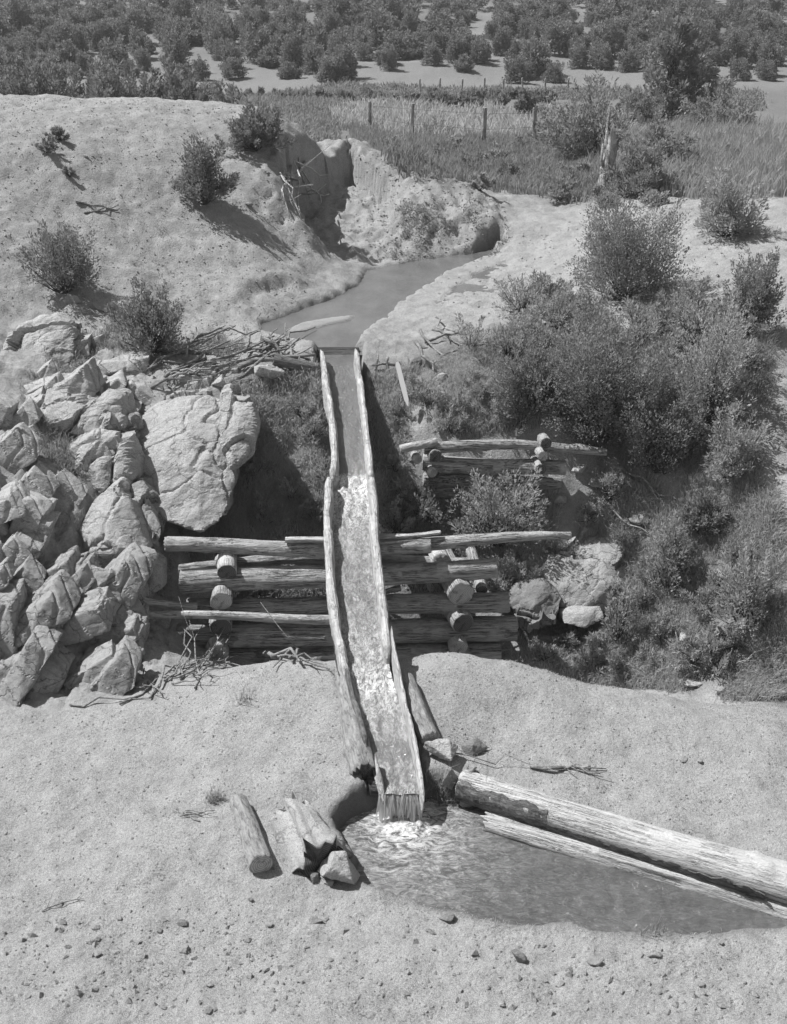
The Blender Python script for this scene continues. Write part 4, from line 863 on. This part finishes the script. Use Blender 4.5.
# thicket behind the dusty hill: base hidden by the hill, so placed by distance
def far_bush(px, ytop, Y, wpx, seed, label, group, mat='juniper_far', hh=None, cat='bush', **k):
    d = ray(px, ytop); t = Y/d[1]; x = d[0]*t; top = CAMZ+d[2]*t; z = GZ(x, Y); p = Vector((x, Y, z)); m = mpp(p)
    h_ = max(1.2, top-z); Q, paths = bush_geo(wpx*m, h_, seed, spread=.28, **k)
    e = empty('bush', p, label, cat, group); mw = Matrix.Translation(p); quads('foliage', Q, MT[mat], e, mw); v, f = tubes(paths); mk('stems', v, f, MT['twig'], e, mw)
for i, px in enumerate(range(-20, 225, 17)):
    far_bush(px+(i*7) % 9, 62+(i*13) % 17+max(0, px-150)*.15, 48+(i*11) % 7, 32+(i*5) % 12, 200+i, 'dense dark bush in the thicket behind the crest of the dusty hill', 'thicket behind the dusty hill', leaf=.2, lw=.08, ncl=110, per=24)
# junipers of the far hillside
protos = []
for i in range(5):
    Q, paths = bush_geo(2.5, 2.5*(.8+.12*i), 300+i, leaf=.22, lw=.12, ncl=130, per=30, spread=.30)
    Q[..., 2] = np.maximum(Q[..., 2], -.1); o = quads('juniper', Q, MT['juniper_far']); protos.append(o.data); bpy.data.objects.remove(o)
rr = np.random.default_rng(12); placed = []
def hill_jun(x, y, s, label, grp):
    o = bpy.data.objects.new('juniper', protos[rr.integers(5)]); C.objects.link(o); o.location = (x, y, GZ(x, y)-.08); o.rotation_euler = (0, 0, rr.random()*6.28)
    o.scale = (s*(.9+.35*rr.random()), s*(.9+.35*rr.random()), s); tag(o, label, 'juniper', grp)
def proj(x, y, z):
    zc = y*CP+(CAMZ-z)*SP; return CX+x/zc*F, CY+((CAMZ-z)*CP-y*SP)/zc*F
# bare sandy clearings (pixel ellipses)
clr = [(430,82,85,12),(560,92,60,9),(360,92,60,6),(500,70,26,5),(640,102,70,5),(150,62,60,4),(300,58,30,4)]
tries = 0; cand = []
while len(cand) < 760 and tries < 60000:
    tries += 1; y = 86+62*rr.random(); x = (rr.random()*2-1)*(.42*y+2); z = GZ(x, y); px, py = proj(x, y, z)
    if py > 95 or py < -28: continue
    if any(((px-a_)/c_)**2+((py-b_)/d_)**2 < 1 for (a_, b_, c_, d_) in clr) and rr.random() < .93: continue
    if py > 66 and rr.random() < .35: continue
    if any((x-q[0])**2+(y-q[1])**2 < 1.45**2 for q in cand): continue
    cand.append((x, y, px, py))
cand.sort(key=lambda c: c[1]-12*(0 < c[2] < 787))
for x, y, px, py in cand[:296]:
    lab = ('juniper on the far hillside left of the sandy clearing' if px < 330 else 'juniper at the sandy clearing on the far hillside' if px < 560 else 'juniper on the far hillside behind the tall tree')
    hill_jun(x, y, .48+.55*rr.random()**1.5, lab, lab.replace('juniper', 'junipers', 1))
lowp = []
for i in range(4):
    Q, _ = bush_geo(2.5, 2.5*(.8+.12*i), 330+i, leaf=.32, lw=.18, ncl=36, per=14, spread=.30); Q[..., 2] = np.maximum(Q[..., 2], -.1); lowp.append(Q)
rest = []
for x, y, px, py in cand[296:]:
    s_ = .48+.6*rr.random()**1.5; rest.append(lowp[rr.integers(4)]*np.array([s_*(1+.3*rr.random()), s_, s_])+np.array([x, y, GZ(x, y)-.08]))
tag(quads('distant_junipers', np.concatenate(rest), MT['juniper_far']), 'junipers merging into a dark mass higher up the far hillside', 'junipers', kind='stuff')
# ------------------------------------------------------------------ grasses
def grass(name, spots, hgt, wid, mat, label, blades=7, lean=.35, spread=.05):
    s = np.array(spots); n_ = len(s); z = hf(s[:, 0], s[:, 1]); base = np.stack([s[:, 0], s[:, 1], z], 1); b = np.repeat(base, blades, 0); N = len(b)
    sc = np.repeat((.5+rng.random(n_)*.9)*(1+.7*fbm(s[:, 0]*.5, s[:, 1]*.5, 21, o=2)), blades); b[:, :2] += rng.normal(size=(N, 2))*spread; b[:, 2] = hf(b[:, 0], b[:, 1])-.01
    a_ = rng.random(N)*6.28; d = np.stack([np.cos(a_), np.sin(a_), np.zeros(N)], 1); L = hgt*sc*(.6+.6*rng.random(N)); ln = lean*(.3+rng.random(N))
    s_ = np.stack([-np.sin(a_+.8), np.cos(a_+.8), np.zeros(N)], 1)*wid/2
    mid = b+d*(L*ln*.35)[:, None]+np.array([0, 0, 1])*(L*.6)[:, None]; tip = b+d*(L*ln)[:, None]+np.array([0, 0, 1])*(L*(1-.25*ln))[:, None]
    Q = np.stack([b-s_, b+s_, mid+s_*.8, mid-s_*.8], 1); T_ = np.stack([mid-s_*.8, mid+s_*.8, tip+s_*.15, tip-s_*.15], 1)
    return tag(quads(name, np.concatenate([Q, T_]), MT[mat]), label, 'grass', kind='stuff')
noisy = lambda sc, th, sd_=0: (lambda x, y: fbm(x*sc, y*sc, sd_, o=3) > th)
grass('grass', scatter(8000, [(228,392),(328,385),(330,640),(250,640),(186,540),(236,470),(240,430)], lambda x, y: (x < XL(y)-.08) & noisy(1.6, -.30)(x, y)), .20, .011, 'grass', 'dry grass covering the slope left of the flume', 8, .6)
grass('grass', scatter(8000, [(372,380),(420,365),(500,345),(560,420),(470,434),(404,440),(402,500),(560,500),(550,560),(440,600),(385,560)], lambda x, y: (x > XR(y)+.08) & noisy(1.2, -.3)(x, y)), .13, .009, 'grass', 'dry grass on the slope right of the flume', 8, .6)
grass('grass', scatter(10000, [(510,655),(540,600),(600,500),(620,475),(770,480),(800,706),(743,700),(640,686),(560,670)], noisy(1.0, -.2, 4)), .16, .009, 'grass', 'rough grass on the right side of the gully', 8, .6)
grass('grass', scatter(3500, [(470,432),(560,430),(640,470),(770,470),(770,345),(640,330),(500,330)], noisy(1.0, -.1, 2)), .14, .009, 'grass_dark', 'short grass between the junipers on the right slope', 7, .6)
grass('meadow_grass', scatter(11000, [(392,170),(440,180),(500,190),(575,205),(620,194),(560,140),(420,140),(350,128)]), .32, .03, 'grass_dark', 'tall green grass of the meadow beyond the bank', 5, .4, .12)
grass('meadow_grass', scatter(9000, [(620,195),(720,198),(840,205),(850,140),(700,130),(560,140)]), .5, .03, 'grass_pale', 'tall pale grass of the meadow at the right', 5, .35, .12)
grass('field_weeds', scatter(5000, [(345,128),(420,142),(560,142),(700,130),(700,112),(400,108),(330,112)]), .5, .06, 'grass', 'pale weeds in the field along the fence', 5, .4, .15)
grass('field_weeds', scatter(3200, [(215,99),(345,101),(345,126),(288,119),(240,108)]), .3, .07, 'grass_dark', 'low weeds in the grey field behind the dusty hill', 5, .5, .2)
grass('field_weeds', scatter(4200, [(225,98),(700,100),(760,112),(760,92),(330,84)]), .28, .09, 'grass_dark', 'sparse low scrub on the flat between the field and the hillside', 4, .6, .3)
grass('grass', scatter(2600, FGP, lambda x, y: clear_fl(x, y) & noisy(1.4, .15, 7)(x, y)), .03, .006, 'grass', 'sparse short grass on the bare near ground', 7, 1.0, .05)
grass('grass', [tuple(G(a_+rng.normal()*5, b_+rng.normal()*2)[:2]) for a_, b_ in [(484,795)]*14+[(440,800)]*16+[(452,796)]*8+[(650,936)]*3+[(240,700)]*3+[(214,800)]*10+[(430,796)]*10], .16, .007, 'grass_dark', 'grass tufts at the water edge beside the flume end', 9, .6, .03)
grass('grass', scatter(420, HILLP, noisy(.8, .1, 3)), .05, .010, 'grass_dark', 'scattered dry tufts on the dusty hill', 8, 1.2, .05)
grass('grass', scatter(1300, [(60,430),(130,380),(160,400),(240,385),(250,330),(180,345),(60,312),(20,400),(80,560),(170,600),(180,520)], noisy(1.0, .05, 9)), .12, .009, 'grass_dark', 'grass growing in the cracks of the rock outcrop', 8, .7, .04)
grass('fallen_leaves', scatter(900, [(345,230),(505,208),(508,250),(400,262)], noisy(1, 0)), .05, .02, 'grass_dark', 'low weeds on the rounded bank by the ditch', 4, 1.0, .05)
# ------------------------------------------------------------------ dead wood
def brush(name, spec, label, mat='dead', seed=0, cat='branches', group=None):
    """spec: list of ((px,py),(px,py),lift0,lift1,rad px)"""
    rs = np.random.default_rng(seed); paths = []
    for (a_, b_, l0, l1, rp) in spec:
        p, q_ = G(*a_), G(*b_); m = mpp(p); p.z += l0; q_.z += l1; L = (q_-p).length; pts = []
        for i in range(6):
            t = i/5; v = p.lerp(q_, t)+Vector(rs.normal(size=3))*L*.035*math.sin(t*math.pi)*1.3; v.z = max(v.z, GZ(v.x, v.y)+.01); pts.append(v)
        paths.append((pts, rp*m/2*1.1, rp*m/2*.45))
        for _ in range(rs.integers(0, 3)):
            k = rs.integers(1, 5); d = Vector(rs.normal(size=3))*.5+(q_-p).normalized(); d.z = abs(d.z)*.6; e = pts[k]+d.normalized()*L*(.15+.25*rs.random()); paths.append(([pts[k], pts[k].lerp(e, .5)+Vector(rs.normal(size=3))*.01, e], rp*m/2*.5, rp*m/2*.2))
    v, f = tubes(paths); return tag(mk(name, v, f, MT[mat], None, None, True), label, cat, group)
rs = np.random.default_rng(3)
sp = [((150,372),(215,345),.05,.15,3),((165,380),(230,352),.05,.2,4),((180,352),(262,340),.05,.2,3),((200,372),(275,350),.1,.25,4),((150,390),(240,366),.03,.15,3),((215,350),(170,392),.15,.05,2.5),((230,385),(300,352),.05,.25,4),((195,340),(236,332),.03,.12,3),((170,398),(232,372),.02,.1,2.5)]
for i in range(26):
    a_ = 145+rs.random()*120; b_ = 342+rs.random()*46; an = rs.normal()*.5-.35; L_ = 25+rs.random()*45; sp.append(((a_, b_), (a_+L_*math.cos(an), b_+L_*math.sin(an)*.6), .02+.08*rs.random(), .03+.2*rs.random(), 1.5+rs.random()*1.5))
brush('branch_pile', sp, 'pile of bleached dead branches at the left of the ditch bank', seed=2, cat='branch pile')
sp = [((245,358),(262,338),.1,.45,3),((280,372),(255,340),.1,.35,4),((262,352),(320,378),.25,.1,5),((300,380),(270,352),.05,.3,4),((296,372),(286,340),.1,.3,3),((240,372),(316,366),.1,.2,6),((305,385),(318,362),0,.15,4),((290,392),(300,368),0,.2,3),((312,395),(314,370),0,.1,3)]
brush('driftwood', sp, 'tangle of driftwood jammed against the left of the flume head', 'wood_dark', 5, 'driftwood')
o = log('log', G(276,372)+Vector((0,0,.22)), G(318,380)+Vector((0,0,.2)), .10, .07, 'bark', 'cut', 61); tag(o, 'dark log end showing rings under the driftwood by the flume head', 'log')
sp = [((432,335),(468,350),.1,.05,2.5),((425,345),(470,338),.05,.2,3),((440,360),(476,345),.05,.1,2.5),((420,338),(448,362),.15,.02,3),((415,355),(440,385),.25,.02,4),((445,330),(480,340),.04,.1,2),((436,322),(450,344),.1,.03,2)]
brush('dead_branches', sp, 'fallen dead branches on the bank right of the flume head', seed=6)
sp = [((400,368),(372,372),.08,.12,4),((372,384),(378,366),.0,.2,4),((388,366),(384,384),.15,.0,3)]
brush('driftwood', sp, 'dark sticks jutting from the bank right of the flume head', 'wood_dark', 7, 'driftwood')
sp = [((70,706),(150,700),.02,.03,2),((120,706),(205,668),.03,.12,2.5),((150,700),(215,660),.03,.25,2),((160,690),(190,645),.05,.4,2),((195,690),(205,645),.03,.35,2),((180,680),(240,664),.05,.15,2),((200,672),(235,650),.05,.3,2),((188,665),(186,645),.05,.4,2)]
for i in range(16):
    a_ = 130+rs.random()*90; b_ = 672+rs.random()*22-(a_-130)*.12; an = rs.normal()*.9-.5; L_ = 15+rs.random()*28; sp.append(((a_, b_), (a_+L_*math.cos(an), b_+L_*math.sin(an)*.5), .02, .05+.2*rs.random(), 1.3+rs.random()))
brush('dead_branches', sp, 'thin dead branches lying between the rocks and the left end of the crib', seed=8)
brush('dead_branches', [((258,660),(300,668),.12,.1,5),((290,664),(305,655),.1,.15,3),((300,664),(330,672),.1,.04,3),((278,662),(322,664),.08,.1,3)], 'bleached forked branch in front of the crib left of the flume', seed=9)
brush('dead_branches', [((498,655),(520,652),.05,.12,4),((500,657),(494,640),.02,.35,3),((492,655),(506,648),.05,.12,2)], 'small forked branch at the right foot of the crib', seed=10)
brush('dead_branches', [((530,768),(600,776),.03,.04,4),((548,772),(606,770),.05,.02,2.5),((570,765),(590,776),.06,.02,2),((440,752),(560,770),.02,.02,1.5)], 'dry sticks lying behind the long peeled log', seed=11)
brush('dead_branches', [((76,204),(118,212),.06,.03,3),((84,214),(118,208),.02,.05,2)], 'fallen bent stick low on the left of the dusty hill', seed=12)
brush('dead_branches', [((180,818),(215,812),.02,.02,1.5),((185,812),(218,818),.02,.02,1.2),((200,822),(172,812),.01,.02,1.2)], 'few thin twigs left of the sawn log', seed=13)
brush('stick', [((42,912),(84,900),.01,.015,1.8)], 'single thin straight stick at the lower left edge', seed=14, cat='stick')
brush('stick', [((400,281),(427,274),.03,.05,4)], 'dark stick lying in the ditch', 'twig', 15, 'stick')
brush('dead_branches', [((600,510),(652,540),.12,.06,2.5),((640,500),(590,520),.05,.1,2),((620,470),(668,508),.05,.05,3),((632,480),(680,505),.05,.05,3)], 'bleached fallen sticks on the right gully slope', seed=16)
brush('roots', [((284,172),(296,215),.02,.1,2.5),((292,170),(290,222),.1,.1,2.5),((296,168),(310,205),.2,.15,2),((300,175),(322,215),.2,.3,2),((286,180),(330,190),.15,.4,2),((306,172),(300,220),.25,.2,2.5),((300,205),(330,212),.3,.45,2),((280,175),(302,225),.05,.1,2),((290,190),(326,200),.2,.4,2),((288,178),(282,200),.06,.06,2)], 'bleached roots hanging out of the cut bank', 'slab', seed=17, cat='roots')
sp = []
for i in range(30):
    a_ = 640+rs.random()*95; b_ = 655+rs.random()*32; sp.append(((a_, b_), (a_+rs.normal()*16, b_-6+rs.normal()*8), .02, .1+.2*rs.random(), 1.5))
brush('dead_branches', sp, 'tangled dark brush in the gully bottom at the right', 'wood_dark', 18)
# dead stump in the meadow
p = G(607, 196); m = mpp(p); st_ = empty('dead_stump', p, 'tall splintered dead tree stump standing at the edge of the meadow', 'stump')
log('trunk', p+Vector((0, 0, -.1)), p+Vector((-2*m, 0, 62*m)), 9*m, 4.5*m, 'slab', 'cut_dark', 71, st_, rough=.35, bend=.02, endj=.3)
v, f = tubes([([p+Vector((-2*m, 0, 50*m)), p+Vector((-4*m, .1, 66*m)), p+Vector((-3*m, .1, 84*m))], 3*m, .6*m), ([p+Vector((2*m, 0, 30*m)), p+Vector((6*m, .1, 44*m)), p+Vector((8*m, .1, 56*m))], 2.6*m, 1*m), ([p+Vector((-2*m, -.1, 20*m)), p+Vector((-9*m, -.1, 34*m)), p+Vector((-8*m, 0, 50*m))], 2.2*m, 1*m), ([p+Vector((3*m, -.2, 10*m)), p+Vector((10*m, -.2, 14*m)), p+Vector((18*m, -.2, 18*m))], 1*m, .5*m), ([p+Vector((6*m, -.2, -2*m)), p+Vector((-2*m, -.25, 30*m)), p+Vector((-6*m, -.2, 46*m))], 2.6*m, 1.4*m)])
mk('branch', v, f, MT['dead'], st_, None, True)
# fence
fnc = empty('fence', G(412, 140), 'old wire fence on rough wooden posts along the field', 'fence')
tops = []
for i, (a_, b_, hp) in enumerate([(370,131,28),(412,140,34),(483,147,37),(533,143,33)]):
    p = G(a_, b_); m = mpp(p); t_ = p+Vector((rs.normal()*.03, 0, hp*m)); log('post', p-Vector((0, 0, .2)), t_, .10, .08, 'wood', 'cut', 80+i, fnc, rough=.15, bend=.01); tops.append((p, t_))
for k_ in (.45, .85):
    pts = [a_.lerp(b_, k_) for a_, b_ in tops]; v, f = tubes([(pts, .006, .006)]); mk('wire', v, f, MT['twig'], fnc)
f2 = empty('fence', G(480, 92), 'distant line of small fence posts at the foot of the hillside', 'fence')
for i, a_ in enumerate([420,440,462,484,503,522,545,568]):
    p = G(a_, 93-(i % 2)); log('post', p-Vector((0, 0, .1)), p+Vector((0, 0, .9)), .07, .06, 'wood', 'cut', 90+i, f2)
# white stake
sA, sB = PY(397, 362, 17.15), PY(408, 406, 16.75)
mw = axis_mw(sA, sB, Vector((0, -1, .3))); L = (sB-sA).length; vs = []
for x, wv in ((0, .02), (.05, .036), (L*.5, .04), (L*.85, .036), (L, .008)): vs += [(x, -wv, .012), (x, wv, .012), (x, wv, -.012), (x, -wv, -.012)]
fs = [(0, 1, 2, 3), (19, 18, 17, 16)]
for i in range(4):
    for k_ in range(4): fs.append((i*4+k_, (i+1)*4+k_, (i+1)*4+(k_+1) % 4, i*4+(k_+1) % 4))
m_st = NT('pale_new_board').fin(.52, None, .8)
tag(mk('stake', vs, fs, m_st, None, mw), 'pale pointed board leaning on the slope right of the flume head', 'stake')

# ------------------------------------------------------------------ haze between here and the far hillside
hx = 420; v = [(x, y, z) for x in (-hx, hx) for y in (-30, 480) for z in (-3, 75)]
f = [(0, 1, 3, 2), (4, 6, 7, 5), (0, 4, 5, 1), (2, 3, 7, 6), (0, 2, 6, 4), (1, 5, 7, 3)]
hm = bpy.data.materials.new('air_haze'); hm.use_nodes = True; ht = hm.node_tree; ht.nodes.clear(); ho = ht.nodes.new('ShaderNodeOutputMaterial'); hv = ht.nodes.new('ShaderNodeVolumePrincipled')
hv.inputs['Color'].default_value = (.9, .9, .9, 1); hv.inputs['Density'].default_value = .0006; hv.inputs['Anisotropy'].default_value = .2; ht.links.new(hv.outputs[0], ho.inputs['Volume'])
tag(mk('haze', v, f, hm), kind='stuff')
